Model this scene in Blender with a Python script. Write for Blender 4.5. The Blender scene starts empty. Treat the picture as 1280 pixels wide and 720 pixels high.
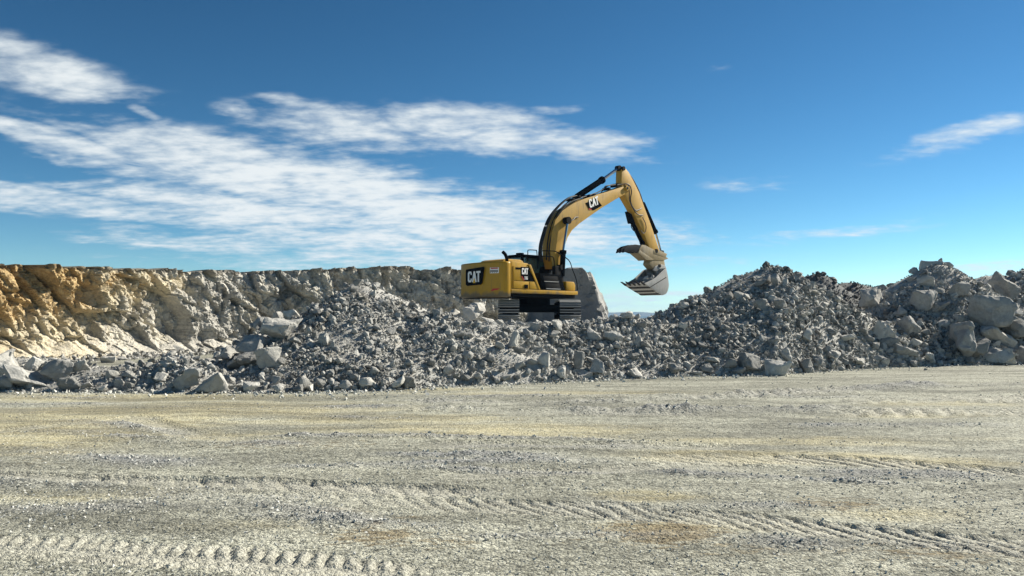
import bpy, bmesh, math, random
import numpy as np
from mathutils import Vector, Matrix, Euler

# ------------------------------------------------------------------ camera, sky, sun
EYE = 1.7                       # eye height; image scale 1000 px per unit tangent on a 1280 px wide frame
HOR = 398.0                     # picture row of the horizon
scene = bpy.context.scene
COL = scene.collection
cam_d = bpy.data.cameras.new("camera"); cam = bpy.data.objects.new("camera", cam_d); COL.objects.link(cam)
cam.location = (0, 0, EYE); cam.rotation_euler = (math.radians(90), 0, 0)
cam_d.lens = 28.125; cam_d.sensor_width = 36; cam_d.shift_y = (HOR-360)/1280
cam_d.clip_start = 0.1; cam_d.clip_end = 20000
scene.camera = cam

SUN_AZ, SUN_EL = math.radians(62), math.radians(34)     # azimuth right of the view direction
sun_dir = Vector((math.sin(SUN_AZ)*math.cos(SUN_EL), math.cos(SUN_AZ)*math.cos(SUN_EL), math.sin(SUN_EL)))
sl = bpy.data.lights.new("sun", 'SUN'); sl.energy = 5.0; sl.angle = math.radians(0.53); sl.color = (1.0, 0.93, 0.80)
sun = bpy.data.objects.new("sun", sl); COL.objects.link(sun)
sun.rotation_euler = sun_dir.to_track_quat('Z', 'Y').to_euler(); sun.location = (60, 30, 50)

scene.view_settings.view_transform = 'Standard'; scene.view_settings.look = 'None'
scene.view_settings.exposure = 1.0; scene.view_settings.gamma = 1.0
scene.view_settings.use_curve_mapping = False
scene.render.engine = 'CYCLES'
scene.cycles.max_bounces = 5; scene.cycles.diffuse_bounces = 3; scene.cycles.volume_bounces = 0
scene.cycles.use_denoising = True

class NT:
    """small helper to write node trees as expressions"""
    def __init__(s, tree): s.t = tree; s.n = tree.nodes; s.l = tree.links
    def node(s, typ, **kw):
        nd = s.n.new(typ)
        for k, v in kw.items(): setattr(nd, k, v)
        return nd
    def put(s, sock, v):
        if isinstance(v, (int, float)): sock.default_value = v
        elif isinstance(v, tuple):
            sock.default_value = (tuple(v)+(1.0,)) if (len(v) == 3 and sock.type == 'RGBA') else v
        else: s.l.new(v, sock)
    def m(s, op, a, b=None, c=None, clamp=False):
        nd = s.node('ShaderNodeMath', operation=op, use_clamp=clamp)
        s.put(nd.inputs[0], a)
        if b is not None: s.put(nd.inputs[1], b)
        if c is not None: s.put(nd.inputs[2], c)
        return nd.outputs[0]
    def vm(s, op, a, b=None):
        nd = s.node('ShaderNodeVectorMath', operation=op); s.put(nd.inputs[0], a)
        if b is not None: s.put(nd.inputs[1], b)
        return nd.outputs[0]
    def mix(s, f, a, b, typ='MIX'):
        nd = s.node('ShaderNodeMix', data_type='RGBA', blend_type=typ); nd.clamp_factor = True
        s.put(nd.inputs[0], f); s.put(nd.inputs[6], a); s.put(nd.inputs[7], b)
        return nd.outputs[2]
    def ss(s, v, lo, hi, a=0.0, b=1.0):
        nd = s.node('ShaderNodeMapRange', interpolation_type='SMOOTHSTEP')
        s.put(nd.inputs[0], v); s.put(nd.inputs[1], lo); s.put(nd.inputs[2], hi); s.put(nd.inputs[3], a); s.put(nd.inputs[4], b)
        return nd.outputs[0]
    def noise(s, vec, scale, detail=4.0, rough=0.55, dist=0.0, col=False):
        nd = s.node('ShaderNodeTexNoise'); s.put(nd.inputs['Vector'], vec)
        nd.inputs['Scale'].default_value = scale; nd.inputs['Detail'].default_value = detail
        nd.inputs['Roughness'].default_value = rough; nd.inputs['Distortion'].default_value = dist
        return nd.outputs['Color' if col else 'Fac']
    def voro(s, vec, scale, feat='F1', out='Distance', rnd=1.0):
        nd = s.node('ShaderNodeTexVoronoi', feature=feat); s.put(nd.inputs['Vector'], vec)
        nd.inputs['Scale'].default_value = scale; nd.inputs['Randomness'].default_value = rnd
        return nd.outputs[out]
    def comb(s, x, y, z):
        nd = s.node('ShaderNodeCombineXYZ'); s.put(nd.inputs[0], x); s.put(nd.inputs[1], y); s.put(nd.inputs[2], z); return nd.outputs[0]
    def sep(s, v):
        nd = s.node('ShaderNodeSeparateXYZ'); s.put(nd.inputs[0], v); return nd.outputs
    def attr(s, name, out='Fac'):
        nd = s.node('ShaderNodeAttribute', attribute_name=name); return nd.outputs[out]
    def ramp(s, f, stops):
        nd = s.node('ShaderNodeValToRGB'); e = nd.color_ramp.elements
        while len(e) < len(stops): e.new(0.5)
        for i, (p, c) in enumerate(stops): e[i].position = p; e[i].color = tuple(c)+(1.0,)
        s.put(nd.inputs[0], f); return nd.outputs[0]
    def bump(s, h, strength, dist, normal=None):
        nd = s.node('ShaderNodeBump'); nd.inputs['Strength'].default_value = strength; nd.inputs['Distance'].default_value = dist
        s.put(nd.inputs['Height'], h)
        if normal is not None: s.put(nd.inputs['Normal'], normal)
        return nd.outputs[0]

# ---- world: clear-air sky with altocumulus banks placed by compass direction and height above the horizon
world = bpy.data.worlds.new("World"); scene.world = world; world.use_nodes = True
wt = NT(world.node_tree); wt.n.clear()
sky = wt.node('ShaderNodeTexSky', sky_type='NISHITA'); sky.sun_disc = False
sky.sun_elevation = SUN_EL; sky.sun_rotation = SUN_AZ
sky.altitude = 3000; sky.air_density = 1.0; sky.dust_density = 0.25; sky.ozone_density = 6.0
gm = wt.node('ShaderNodeGamma'); gm.inputs['Gamma'].default_value = 1.42; wt.l.new(sky.outputs[0], gm.inputs['Color'])
hs = wt.node('ShaderNodeHueSaturation'); hs.inputs['Saturation'].default_value = 1.13; hs.inputs['Hue'].default_value = 0.497
wt.l.new(wt.mix(1.0, gm.outputs[0], (0.86, 0.71, 0.475), 'MULTIPLY'), hs.inputs['Color']); skycol = hs.outputs[0]
D = wt.node('ShaderNodeTexCoord').outputs['Generated']
dx, dy, dz = wt.sep(D)
az = wt.m('ARCTAN2', dx, dy); el = wt.m('ARCSINE', dz)
inv = wt.m('DIVIDE', 1.0, wt.m('ADD', wt.m('MAXIMUM', dz, 0.0), 0.15))
plane = wt.comb(wt.m('MULTIPLY', dx, inv), wt.m('MULTIPLY', dy, inv), 0.0)      # a cloud layer seen in perspective
warp = wt.noise(wt.vm('MULTIPLY', plane, (1.3, 1.3, 1)), 1.6, 2.0, 0.55, col=True)
wv = wt.vm('MULTIPLY', wt.vm('SUBTRACT', warp, (0.5, 0.5, 0.5)), (0.08, 0.030, 0))
w1 = wt.sep(wv)
azw = wt.m('ADD', az, w1[0]); elw = wt.m('ADD', el, w1[1])
def ang(px, py):
    a = math.atan((px-640)/1000.0); return a, math.atan((HOR-py)/1000.0*math.cos(a))
# (px, py, half length, half thickness, tilt in degrees (up to the right positive), weight)
BANKS = [(45, 84, 105, 24, -9, 1.0), (140, 102, 55, 11, -8, .5), (177, 141, 19, 9, -18, 1.0),
         (50, 174, 120, 12, -8, .95), (130, 208, 90, 14, -10, .72), (290, 205, 190, 34, -9, .98), (410, 240, 240, 46, -8, 1.0), (560, 275, 240, 42, -6, 1.0),
         (110, 258, 190, 13, -5, .85), (320, 268, 210, 26, -4, .95), (270, 304, 150, 12, -3, .75), (500, 305, 240, 24, -2, .9), (720, 300, 130, 28, 0, .9),
         (560, 328, 340, 13, 0, .75), (420, 160, 120, 30, -4, .72), (365, 123, 48, 10, -2, .7), (295, 135, 34, 11, -8, .6), (590, 162, 110, 28, -4, .92), (720, 182, 105, 20, -6, .9),
         (1230, 163, 95, 14, 9, .7), (1050, 289, 120, 9, 4, .55), (800, 372, 150, 9, 0, .75), (925, 230, 70, 11, 2, .38), (705, 134, 46, 6, 8, .5), (905, 79, 40, 8, 12, .36),
         (870, 298, 90, 9, 0, .45), (1255, 338, 90, 10, 2, .6)]
mask = None
def dot(v, c):
    nd = wt.node('ShaderNodeVectorMath', operation='DOT_PRODUCT'); wt.put(nd.inputs[0], v); nd.inputs[1].default_value = c; return nd.outputs['Value']
av = wt.comb(azw, elw, 1.0)
for (px, py, rx, ry, tl, wgt) in BANKS:
    a0, e0 = ang(px, py); rx /= 1000.0; ry /= 1000.0; t = math.radians(tl)
    u = dot(av, (math.cos(t)/rx, math.sin(t)/rx, -(a0*math.cos(t)+e0*math.sin(t))/rx))
    v = dot(av, (-math.sin(t)/ry, math.cos(t)/ry, (a0*math.sin(t)-e0*math.cos(t))/ry))
    r2 = wt.m('MULTIPLY_ADD', u, u, wt.m('MULTIPLY', v, v))
    g = wt.m('MULTIPLY', wt.m('POWER', 0.45, wt.m('POWER', r2, 1.5)), wgt)
    mask = g if mask is None else wt.m('MAXIMUM', mask, g)
# elsewhere in the sky the same kind of loose banks, by a broad noise
broad = wt.ss(wt.noise(plane, 0.55, 2.0, 0.5), 0.58, 0.78, 0.0, 0.9)
outside = wt.ss(wt.m('ABSOLUTE', az), 0.62, 0.95)
outside = wt.m('MAXIMUM', outside, wt.ss(el, 0.44, 0.62))
mask = wt.m('MAXIMUM', mask, wt.m('MULTIPLY', broad, outside))
rip = wt.noise(wt.vm('MULTIPLY', plane, (1.15, 1.5, 1)), 2.6, 4.0, 0.58, 0.5)
puff = wt.noise(wt.vm('MULTIPLY', plane, (2.2, 3.0, 1)), 5.2, 4.0, 0.55, 0.0)
nz = wt.m('ADD', wt.m('MULTIPLY', rip, 0.58), wt.m('MULTIPLY', puff, 0.42))
dens = wt.m('ADD', wt.m('MULTIPLY', wt.m('SUBTRACT', nz, 0.5), 2.5), wt.m('SUBTRACT', mask, 0.38))
cl = wt.ss(dens, -0.22, 0.82, 0.0, 1.0)
cl = wt.m('MULTIPLY', cl, wt.ss(mask, 0.03, 0.4))
# the thin contrail
a0, e0 = ang(70, 186); a1, e1 = ang(222, 215); tc = math.atan2(e1-e0, a1-a0)
da = wt.m('SUBTRACT', az, (a0+a1)/2); de = wt.m('SUBTRACT', el, (e0+e1)/2)
u = wt.m('DIVIDE', wt.m('ADD', wt.m('MULTIPLY', da, math.cos(tc)), wt.m('MULTIPLY', de, math.sin(tc))), 0.075)
v = wt.m('DIVIDE', wt.m('ADD', wt.m('MULTIPLY', da, -math.sin(tc)), wt.m('MULTIPLY', de, math.cos(tc))), 0.0016)
ct = wt.m('MULTIPLY', wt.m('POWER', 2.718, wt.m('MULTIPLY', wt.m('ADD', wt.m('MULTIPLY', v, v), wt.m('POWER', wt.m('ABSOLUTE', u), 6.0)), -1.0)), 0.4)
cl = wt.m('MAXIMUM', cl, ct)
cl = wt.m('MULTIPLY', cl, wt.ss(dz, 0.0, 0.012))
cloudcol = wt.mix(wt.ss(dens, 0.1, 0.9), (7.6, 8.4, 8.7), (9.0, 9.4, 9.4))
final = wt.mix(wt.m('MULTIPLY', cl, 0.94), skycol, cloudcol)
bg = wt.node('ShaderNodeBackground'); bg.inputs['Strength'].default_value = 0.05
wt.l.new(final, bg.inputs['Color'])
wo = wt.node('ShaderNodeOutputWorld'); wt.l.new(bg.outputs[0], wo.inputs['Surface'])

# ------------------------------------------------------------------ helpers
rng = np.random.default_rng(7); random.seed(7)
def tag(o, label=None, cat=None, group=None, kind=None):
    if label: o["label"] = label
    if cat: o["category"] = cat
    if group: o["group"] = group
    if kind: o["kind"] = kind
    return o
def link(name, me, mat=None, parent=None):
    o = bpy.data.objects.new(name, me); COL.objects.link(o)
    if mat is not None and me is not None and not len(me.materials): me.materials.append(mat)
    if parent is not None: o.parent = parent
    return o
def np_mesh(name, V, F, smooth=False, attrs=None):
    """V (n,3), F (m,3 or 4) -> mesh"""
    me = bpy.data.meshes.new(name); k = F.shape[1]
    me.vertices.add(len(V)); me.vertices.foreach_set('co', np.asarray(V, np.float32).ravel())
    me.loops.add(F.size); me.loops.foreach_set('vertex_index', np.asarray(F, np.int32).ravel())
    me.polygons.add(len(F)); me.polygons.foreach_set('loop_start', np.arange(0, F.size, k, dtype=np.int32))
    try: me.polygons.foreach_set('loop_total', np.full(len(F), k, np.int32))
    except Exception: pass
    for nm, arr in (attrs or {}).items():
        a = me.attributes.new(nm, 'FLOAT', 'POINT'); a.data.foreach_set('value', np.asarray(arr, np.float32))
    me.update(calc_edges=True); me.validate()
    me.polygons.foreach_set('use_smooth', np.full(len(me.polygons), smooth, bool))
    return me
def grid_faces(ny, nx):
    i = np.arange(ny*nx).reshape(ny, nx)
    return np.stack([i[:-1, :-1], i[:-1, 1:], i[1:, 1:], i[1:, :-1]], -1).reshape(-1, 4)
def hash3(ix, iy, iz, seed=0):
    h = (ix.astype(np.int64)*374761393 + iy.astype(np.int64)*668265263 + iz.astype(np.int64)*2147483647 + seed*974711) & 0xFFFFFFFF
    h = ((h ^ (h >> 13))*1274126177) & 0xFFFFFFFF
    h = ((h ^ (h >> 15))*2246822519) & 0xFFFFFFFF
    return ((h ^ (h >> 16)) & 0xFFFFFF).astype(np.float64)/float(0xFFFFFF)
def vnoise(x, y, z=None, seed=0):
    x = np.asarray(x, float); y = np.asarray(y, float)
    z = np.zeros_like(x) if z is None else np.asarray(z, float)
    ix, iy, iz = np.floor(x), np.floor(y), np.floor(z); fx, fy, fz = x-ix, y-iy, z-iz
    q = lambda t: t*t*t*(t*(t*6-15)+10)
    fx, fy, fz = q(fx), q(fy), q(fz); r = 0
    for a in (0, 1):
        for b in (0, 1):
            for c in (0, 1):
                r = r + hash3(ix+a, iy+b, iz+c, seed)*(fx if a else 1-fx)*(fy if b else 1-fy)*(fz if c else 1-fz)
    return r*2-1
def fbm(x, y, z=None, oct=4, seed=0, gain=.5):
    r = 0; a = 1.0; f = 1.0; n = 0
    for k in range(oct):
        r = r + a*vnoise(np.asarray(x)*f, np.asarray(y)*f, None if z is None else np.asarray(z)*f, seed+k*17); n += a; a *= gain; f *= 2.03
    return r/n
def blocks(x, y, z, seed):
    """fractured-rock displacement: each voronoi block has its own depth and tilt"""
    ix, iy, iz = np.floor(x), np.floor(y), np.floor(z)
    best = np.full(x.shape, 1e9); sec = np.full(x.shape, 1e9); val = np.zeros(x.shape)
    for a in (-1, 0, 1):
        for b in (-1, 0, 1):
            for c in (-1, 0, 1):
                jx, jy, jz = ix+a, iy+b, iz+c
                sx = jx+hash3(jx, jy, jz, seed); sy = jy+hash3(jx, jy, jz, seed+1); sz = jz+hash3(jx, jy, jz, seed+2)
                ex, ey, ez = x-sx, y-sy, z-sz; d = ex*ex+ey*ey+ez*ez
                v = (hash3(jx, jy, jz, seed+3)-.5) + .9*((hash3(jx, jy, jz, seed+4)-.5)*ex+(hash3(jx, jy, jz, seed+5)-.5)*ey+(hash3(jx, jy, jz, seed+6)-.5)*ez)
                nb = d < best
                sec = np.where(nb, best, np.minimum(sec, d)); val = np.where(nb, v, val); best = np.where(nb, d, best)
    edge = np.clip((np.sqrt(sec)-np.sqrt(best))/.12, 0, 1)
    return val, edge
def sstep(a, b, x):
    t = np.clip((x-a)/(b-a), 0, 1); return t*t*(3-2*t)

# ------------------------------------------------------------------ materials
def new_mat(name, rough=0.9):
    m = bpy.data.materials.new(name); m.use_nodes = True
    nt = NT(m.node_tree); b = m.node_tree.nodes['Principled BSDF']; b.inputs['Roughness'].default_value = rough
    b.inputs['Specular IOR Level'].default_value = 0.3
    return m, nt, b
def rock_mat(name, dark, light, warm, mode, scale=1.0, tscale=1.0):
    """broken limestone: per-stone tone, mottling, dust-pale faces, warm stains, fine grain"""
    m, nt, b = new_mat(name, 0.92)
    P = nt.node('ShaderNodeTexCoord').outputs['Object']
    tone = nt.attr('tone') if mode == 'attr' else nt.node('ShaderNodeObjectInfo').outputs['Random']
    n1 = nt.noise(P, 1.7*scale, 5, .6); n2 = nt.noise(P, 9*scale, 5, .65)
    f = nt.m('ADD', nt.m('MULTIPLY', tone, 0.55*tscale), nt.m('ADD', nt.m('MULTIPLY', n1, 0.5), nt.m('MULTIPLY', n2, 0.42)))
    c = nt.mix(nt.ss(f, 0.38+.1*tscale, 1.0), dark, light)
    st = nt.ss(nt.noise(nt.vm('ADD', P, (31.0, 7.0, 3.0)), 0.8*scale, 4, .6), 0.56, 0.74)
    c = nt.mix(nt.m('MULTIPLY', st, 0.55), c, warm)
    veins = nt.ss(nt.voro(nt.vm('ADD', P, nt.vm('MULTIPLY', nt.noise(P, 3*scale, 3, .6, col=True), (.4, .4, .4))), 2.3*scale, 'DISTANCE_TO_EDGE'), 0.0, 0.05, 0.88, 1.0)
    c = nt.mix(1.0, c, nt.comb(veins, veins, veins), 'MULTIPLY')
    nt.l.new(c, b.inputs['Base Color'])
    h = nt.m('ADD', nt.noise(P, 6*scale, 8, .68), nt.m('MULTIPLY', nt.noise(P, 34*scale, 4, .7), 0.35))
    nt.l.new(nt.bump(h, 0.75, 0.09/scale), b.inputs['Normal'])
    return m
M = {}
M['stone'] = rock_mat('crushed limestone', (.10, .101, .096), (.43, .426, .40), (.32, .28, .21), 'attr', 2.0, 1.1)
M['boulder'] = rock_mat('grey limestone boulder', (.24, .24, .228), (.48, .475, .45), (.36, .32, .25), 'rand', 1.0, .6)
M['pale_boulder'] = rock_mat('pale limestone boulder', (.38, .375, .35), (.62, .605, .56), (.50, .44, .32), 'rand', 1.0, .6)
M['slab_rock'] = rock_mat('plain grey rock slab', (.26, .262, .258), (.46, .46, .45), (.40, .385, .35), 'rand', 1.0, .6)
M['dark_stone'] = rock_mat('dark crushed rock', (.05, .052, .055), (.16, .165, .165), (.12, .11, .09), 'attr', 2.0, 1.1)
# ------------------------------------------------------------------ terrain functions
def gx(px, d): return (px-640)/1000.0*d
def gz(py, d): return EYE+(HOR-py)/1000.0*d
def ground_pt(px, py): d = EYE*1000/(py-HOR); return gx(px, d), d
FOOT = np.array([(-200, 489), (0, 489), (100, 490), (250, 491), (400, 491), (500, 488), (560, 483), (640, 480), (750, 475), (870, 471),
                 (960, 470), (1030, 464), (1100, 459), (1180, 457), (1280, 455), (1500, 452)], float)
FU = (FOOT[:, 0]-640)/1000; FD = EYE*1000/(FOOT[:, 1]-HOR)
def foot_d(X, Y):                                  # distance of the foot of the rubble along each bearing
    return np.interp(X/np.maximum(Y, 1), FU, FD)
def cone(X, Y, px, py, d, rl, rr, rf, rb, tip=.07, seed=0, wob=.16):
    cx, hz = gx(px, d), gz(py, d)
    ex, ey = X-cx, Y-d
    r = np.sqrt((ex/np.where(ex < 0, rl, rr))**2 + (ey/np.where(ey < 0, rf, rb))**2)
    r = r*(1+wob*fbm(X*.45, Y*.45, oct=3, seed=seed))
    return hz*(1+tip-np.sqrt(r*r+tip*tip))
def parts_H(X, Y):
    u = X/np.maximum(Y, 1); fd = foot_d(X, Y); t = Y-fd
    n = fbm(X*.8, Y*.8, oct=4, seed=3); nb = fbm(X*.3, Y*.3, oct=2, seed=9)
    # low windrow at the left
    cr = .56+.22*nb+.08*sstep(-.43, -.50, u)+.32*np.exp(-((u+.41)/.04)**2)+.10*np.exp(-((u+.60)/.05)**2)
    berm = cr*np.exp(-((t-1.35)/np.where(t < 1.35, 1.05, 2.2))**2)-.06
    berm = np.where(u < -.27, berm, berm*np.clip(1-(u+.27)/.08, -1, 1)-.2*np.clip((u+.27)/.05, 0, 1))
    # bank with a flat top that carries the excavator
    lim = sstep(-.175, -.10, u)*sstep(58, 46, Y)
    bank = np.minimum(t*.66, 1.50+.05*n+.10*np.exp(-((t-2.7)/.6)**2)+.13*np.exp(-((u-.14)/.04)**2))*lim-.12*(1-lim)-.02
    c1 = np.maximum(cone(X, Y, 452, 352, 24.6, 4.1, 5.4, 6.0, 5.5, .08, 21), cone(X, Y, 540, 388, 23.3, 2.7, 4.4, 4.1, 3.5, .09, 22))
    c1 = np.maximum(c1, cone(X, Y, 352, 402, 23.8, 2.3, 3.0, 4.2, 3.6, .1, 28))
    c2 = np.maximum(cone(X, Y, 962, 333, 30.2, 7.0, 6.0, 6.9, 6, .07, 23, .12), cone(X, Y, 866, 371, 28.2, 4.0, 4, 4.7, 5, .08, 24))
    c3 = np.maximum(cone(X, Y, 1022, 341, 36.5, 4.5, 4.6, 5, 5, .09, 25), cone(X, Y, 1058, 352, 37, 5, 9.0, 6, 5, .09, 31))
    c4 = np.maximum(cone(X, Y, 1172, 330, 34.6, 6.6, 5.0, 6.2, 6, .06, 26, .13), cone(X, Y, 1240, 392, 31.6, 4.6, 6, 2.3, 5, .1, 29))
    c5 = np.maximum(cone(X, Y, 1238, 343, 38, 6, 8, 8, 5, .08, 27), cone(X, Y, 1292, 336, 37.5, 9, 9, 8, 6, .08, 30))
    lim2 = (t+.03)*.85
    A = np.stack([berm]+[np.minimum(q_, lim2) for q_ in (c1, bank, c2, c3, c4, c5)])
    rough = .07*n+.05*fbm(X*2.3, Y*2.3, oct=3, seed=5)
    return A, rough
def ground_base(X, Y):
    return .035*fbm(X*.18, Y*.3, oct=3, seed=41)+.012*fbm(X*1.1, Y*1.6, oct=3, seed=42)
def H(X, Y):
    A, r = parts_H(X, Y); h = A.max(0); am = A.argmax(0); u = X/np.maximum(Y, 1)
    own = np.where(u < -.285, 0, np.where(u < -.085, 1, np.where(u < .165, 2, np.where(u < .425, 3, 5))))
    own = np.where((am == 4) & (u > .33) & (u < .46) & (Y > 34), 4, np.where((am == 6) & (u > .58) & (Y > 35.5), 6, own))
    return np.where(h > 0, h+r*np.clip(h/.4, 0, 1), h), own

# ------------------------------------------------------------------ ground sheet with ruts and tyre tread
def axis(dense, lo_pts, hi_pts): return np.array(sorted(set(list(lo_pts)+list(dense)+list(hi_pts))))
xs = [0.0]; st = .025
while xs[-1] < 26:
    xs.append(xs[-1]+st)
    if xs[-1] > 4.4: st = min(st*1.02, .24)
while xs[-1] < 4500: xs.append(xs[-1]*1.35)
xs = np.array(xs); xs = np.concatenate([-xs[:0:-1], xs])
ys = [4.8]; st = .023
while ys[-1] < 31:
    ys.append(ys[-1]+st)
    if ys[-1] > 6.5: st = min(st*1.0125, .16)
while ys[-1] < 4500: ys.append(ys[-1]*1.3)
ys = np.concatenate([[-300, -60, -15, -3, 1.0, 2.5, 3.6, 4.2], ys])
GX, GY = np.meshgrid(xs, ys)
def path_st(X, Y, pts):
    """arc length and signed offset of points to a polyline given in picture coordinates on the ground"""
    P = np.array([ground_pt(*p) for p in pts]); s0 = 0.0
    bs = np.zeros(X.shape); bt = np.full(X.shape, 1e3); bd = np.full(X.shape, 1e3)
    for a, b in zip(P[:-1], P[1:]):
        L = np.hypot(*(b-a)); e = (b-a)/L
        s = np.clip((X-a[0])*e[0]+(Y-a[1])*e[1], 0, L)
        qx, qy = X-a[0]-s*e[0], Y-a[1]-s*e[1]
        d = np.hypot(qx, qy); t = qy*e[0]-qx*e[1]; m_ = d < bd
        bs = np.where(m_, s0+s, bs); bt = np.where(m_, np.where(t < 0, -d, d), bt); bd = np.where(m_, d, bd); s0 += L
    return bs, bt
# picture polyline, half width, sink, lug height, lug pitch, chevron slope, style
TREADS = [([(-160, 672), (0, 682), (150, 692), (300, 703), (430, 716), (560, 734)], .25, .012, .030, .125, .55, 0),
          ([(-120, 574), (60, 590), (220, 604), (430, 621), (560, 631), (760, 642), (900, 652), (1050, 664), (1280, 688), (1400, 702)], .27, .014, .036, .21, 1.0, 1),
          ([(780, 574), (900, 573), (1010, 573), (1120, 578), (1280, 592), (1400, 603)], .34, .02, .05, .30, 1.0, 1),
          ([(1040, 502), (1150, 500), (1290, 499), (1400, 499)], .42, .0, .09, .42, .8, 0),
          ([(1030, 518), (1120, 517), (1240, 517), (1400, 519)], .42, .0, .09, .42, .8, 0),
          ([(-100, 590), (60, 597), (220, 603), (400, 609), (640, 618)], .22, .028, .02, .3, .8, 1),
          ([(-100, 548), (90, 530), (170, 522), (240, 545), (330, 552)], .25, .025, .0, .3, .8, 1),
          ([(520, 556), (700, 557), (960, 560)], .25, .03, .0, .3, .8, 1),
          ([(500, 503), (700, 502), (900, 497), (1080, 487)], .35, .05, .0, .3, .8, 1),
          ([(600, 515), (760, 517), (900, 520)], .35, .04, .0, .3, .8, 1),
          ([(540, 596), (700, 590), (860, 584), (1000, 588)], .25, .022, .0, .3, .8, 1)]
WINDROWS = [([(-60, 598), (70, 606), (200, 618), (320, 633), (420, 648), (520, 662)], .26, .030),
            ([(520, 568), (700, 572), (860, 576)], .28, .026), ([(960, 586), (1080, 592), (1200, 594), (1300, 600)], .30, .030),
            ([(500, 505), (640, 506), (800, 500), (980, 492), (1140, 484), (1300, 480)], .4, .12), ([(480, 512), (640, 513), (800, 515), (960, 514), (1100, 510)], .35, .10),
            ([(60, 522), (160, 531), (260, 546), (320, 552)], .25, .03), ([(0, 560), (140, 572), (300, 580)], .3, .02)]
gz_ = ground_base(GX, GY); wind = np.zeros(GX.shape); smo = np.zeros(GX.shape)
near = (GY > 4) & (GY < 27) & (np.abs(GX) < 22)
nx_, ny_ = GX[near], GY[near]; acc = gz_[near].copy(); wi = wind[near].copy(); sm_ = smo[near].copy()
wbx = nx_+.05*fbm(nx_*2.1, ny_*2.1, oct=2, seed=61); wby = ny_+.05*fbm(nx_*2.1, ny_*2.1, oct=2, seed=62)
pres = fbm(nx_*.7, ny_*.9, oct=2, seed=63)
for pts, hw, sink, lug, pitch, kk, style in TREADS:
    s, t = path_st(wbx, wby, pts); at = np.abs(t)
    inside = 1-sstep(hw*.9, hw*1.06, at)
    if len(pts) > 9: inside = inside*(.30+.70*sstep(.50, .68, s/s.max()))
    L_ = s.max(); fade = sstep(0, .6, s)*sstep(0, .6, L_-s)*np.clip(.95+.9*pres, .5, 1.15)
    acc += (-sink*inside + .45*sink*np.exp(-((at-hw*1.2)/.07)**2))*fade
    if lug:
        ph = (s + kk*(at if style == 0 else t))/pitch; tri = np.abs((ph % 1)-.5)*2
        if style == 0:
            bar = sstep(.30, .62, tri)                         # fat blocks left standing between the lugs
            bar = bar*sstep(0, .06, at-.02)
        else:
            bar = 1-sstep(.08, .40, tri)*1.0
            bar = -bar                                         # thin pressed grooves
        acc += lug*bar*inside*fade*(.8+.4*fbm(nx_*3, ny_*3, oct=2, seed=64)); sm_ = np.maximum(sm_, inside*fade)
    else: sm_ = np.maximum(sm_, .6*inside*fade)
rg = random.Random(5)
for k_ in range(34):                                            # old wheel scrapes, mostly across the view
    y0 = 494+190*rg.random()**1.5; x0 = rg.uniform(-100, 1050); ln = rg.uniform(150, 520); sl0 = rg.uniform(-.015, .035)*(y0-440)/100
    WINDROWS.append(([(x0+ln*q_/4, y0+sl0*ln*q_/4+rg.uniform(-1.2, 1.2)) for q_ in range(5)], rg.uniform(.05, .16)*(1+(560-y0)/90*(y0 < 560)), rg.uniform(.014, .030)*(1+(560-y0)/60*(y0 < 560))))
for pts, hw, hh in WINDROWS:
    s, t = path_st(wbx, wby, pts); L_ = s.max(); fade = sstep(0, 1.0, s)*sstep(0, 1.0, L_-s)
    g = np.exp(-(t/hw)**2)*fade*np.clip(.7+pres, .1, 1.2)
    acc += hh*g*(1+.7*fbm(nx_*6, ny_*6, oct=2, seed=65)); wi = np.maximum(wi, g)
acc += .0075*fbm(nx_*9, ny_*9, oct=3, seed=66)*(1-.5*sm_)*np.clip(1.3-ny_/22, .2, 1)
gz_[near] = acc; wind[near] = wi; smo[near] = sm_
# dirt: pale clay-coloured dust laid in long sweeps, and rusty damp patches
def blob(px, py, rx, ry):
    cx, cy = ground_pt(px, py); x1, _ = ground_pt(px+rx, py); _, y1 = ground_pt(px, py+ry); _, y0 = ground_pt(px, py-ry)
    return np.exp(-(((GX-cx)/(x1-cx))**2+((GY-cy)/((y0-y1)/2))**2))
dust = np.zeros(GX.shape); rust = np.zeros(GX.shape)
for a in [(60, 530, 210, 26, 1.15), (300, 512, 260, 12, .7), (620, 540, 260, 12, .7), (980, 570, 190, 9, 1.0), (1180, 576, 130, 8, .7), (150, 497, 260, 5, .8), (250, 545, 150, 8, .6),
          (800, 622, 70, 10, .9), (1130, 645, 120, 12, .5), (480, 525, 200, 8, .7), (1000, 550, 300, 8, .5), (700, 492, 260, 4, .5), (900, 660, 180, 10, .5),
          (60, 565, 120, 9, .5), (1180, 505, 150, 4, .5), (1150, 520, 140, 4, .5), (480, 487, 160, 2.4, .8), (120, 620, 200, 14, .4), (300, 660, 160, 14, .3)]:
    dust = np.maximum(dust, blob(*a[:4])*a[4])
for a in [(830, 668, 80, 16, 1.0), (470, 672, 70, 14, .8), (560, 680, 60, 9, .6), (1040, 632, 80, 9, .6), (1180, 690, 130, 20, .5), (700, 678, 40, 8, .3), (350, 556, 170, 8, .45),
          (60, 575, 90, 12, .3), (430, 642, 60, 6, .4), (930, 690, 90, 9, .4), (520, 650, 30, 4, .5), (1000, 690, 160, 10, .35)]:
    rust = np.maximum(rust, blob(*a[:4])*a[4])
gmat, nt, b = new_mat('crushed gravel ground', 0.95)
P = nt.node('ShaderNodeNewGeometry').outputs['Position']
mo = nt.noise(nt.vm('MULTIPLY', P, (.22, .75, 1)), 1.0, 6, .62); mo2 = nt.noise(nt.vm('MULTIPLY', P, (.8, 2.2, 1)), 1.6, 6, .66)
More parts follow.
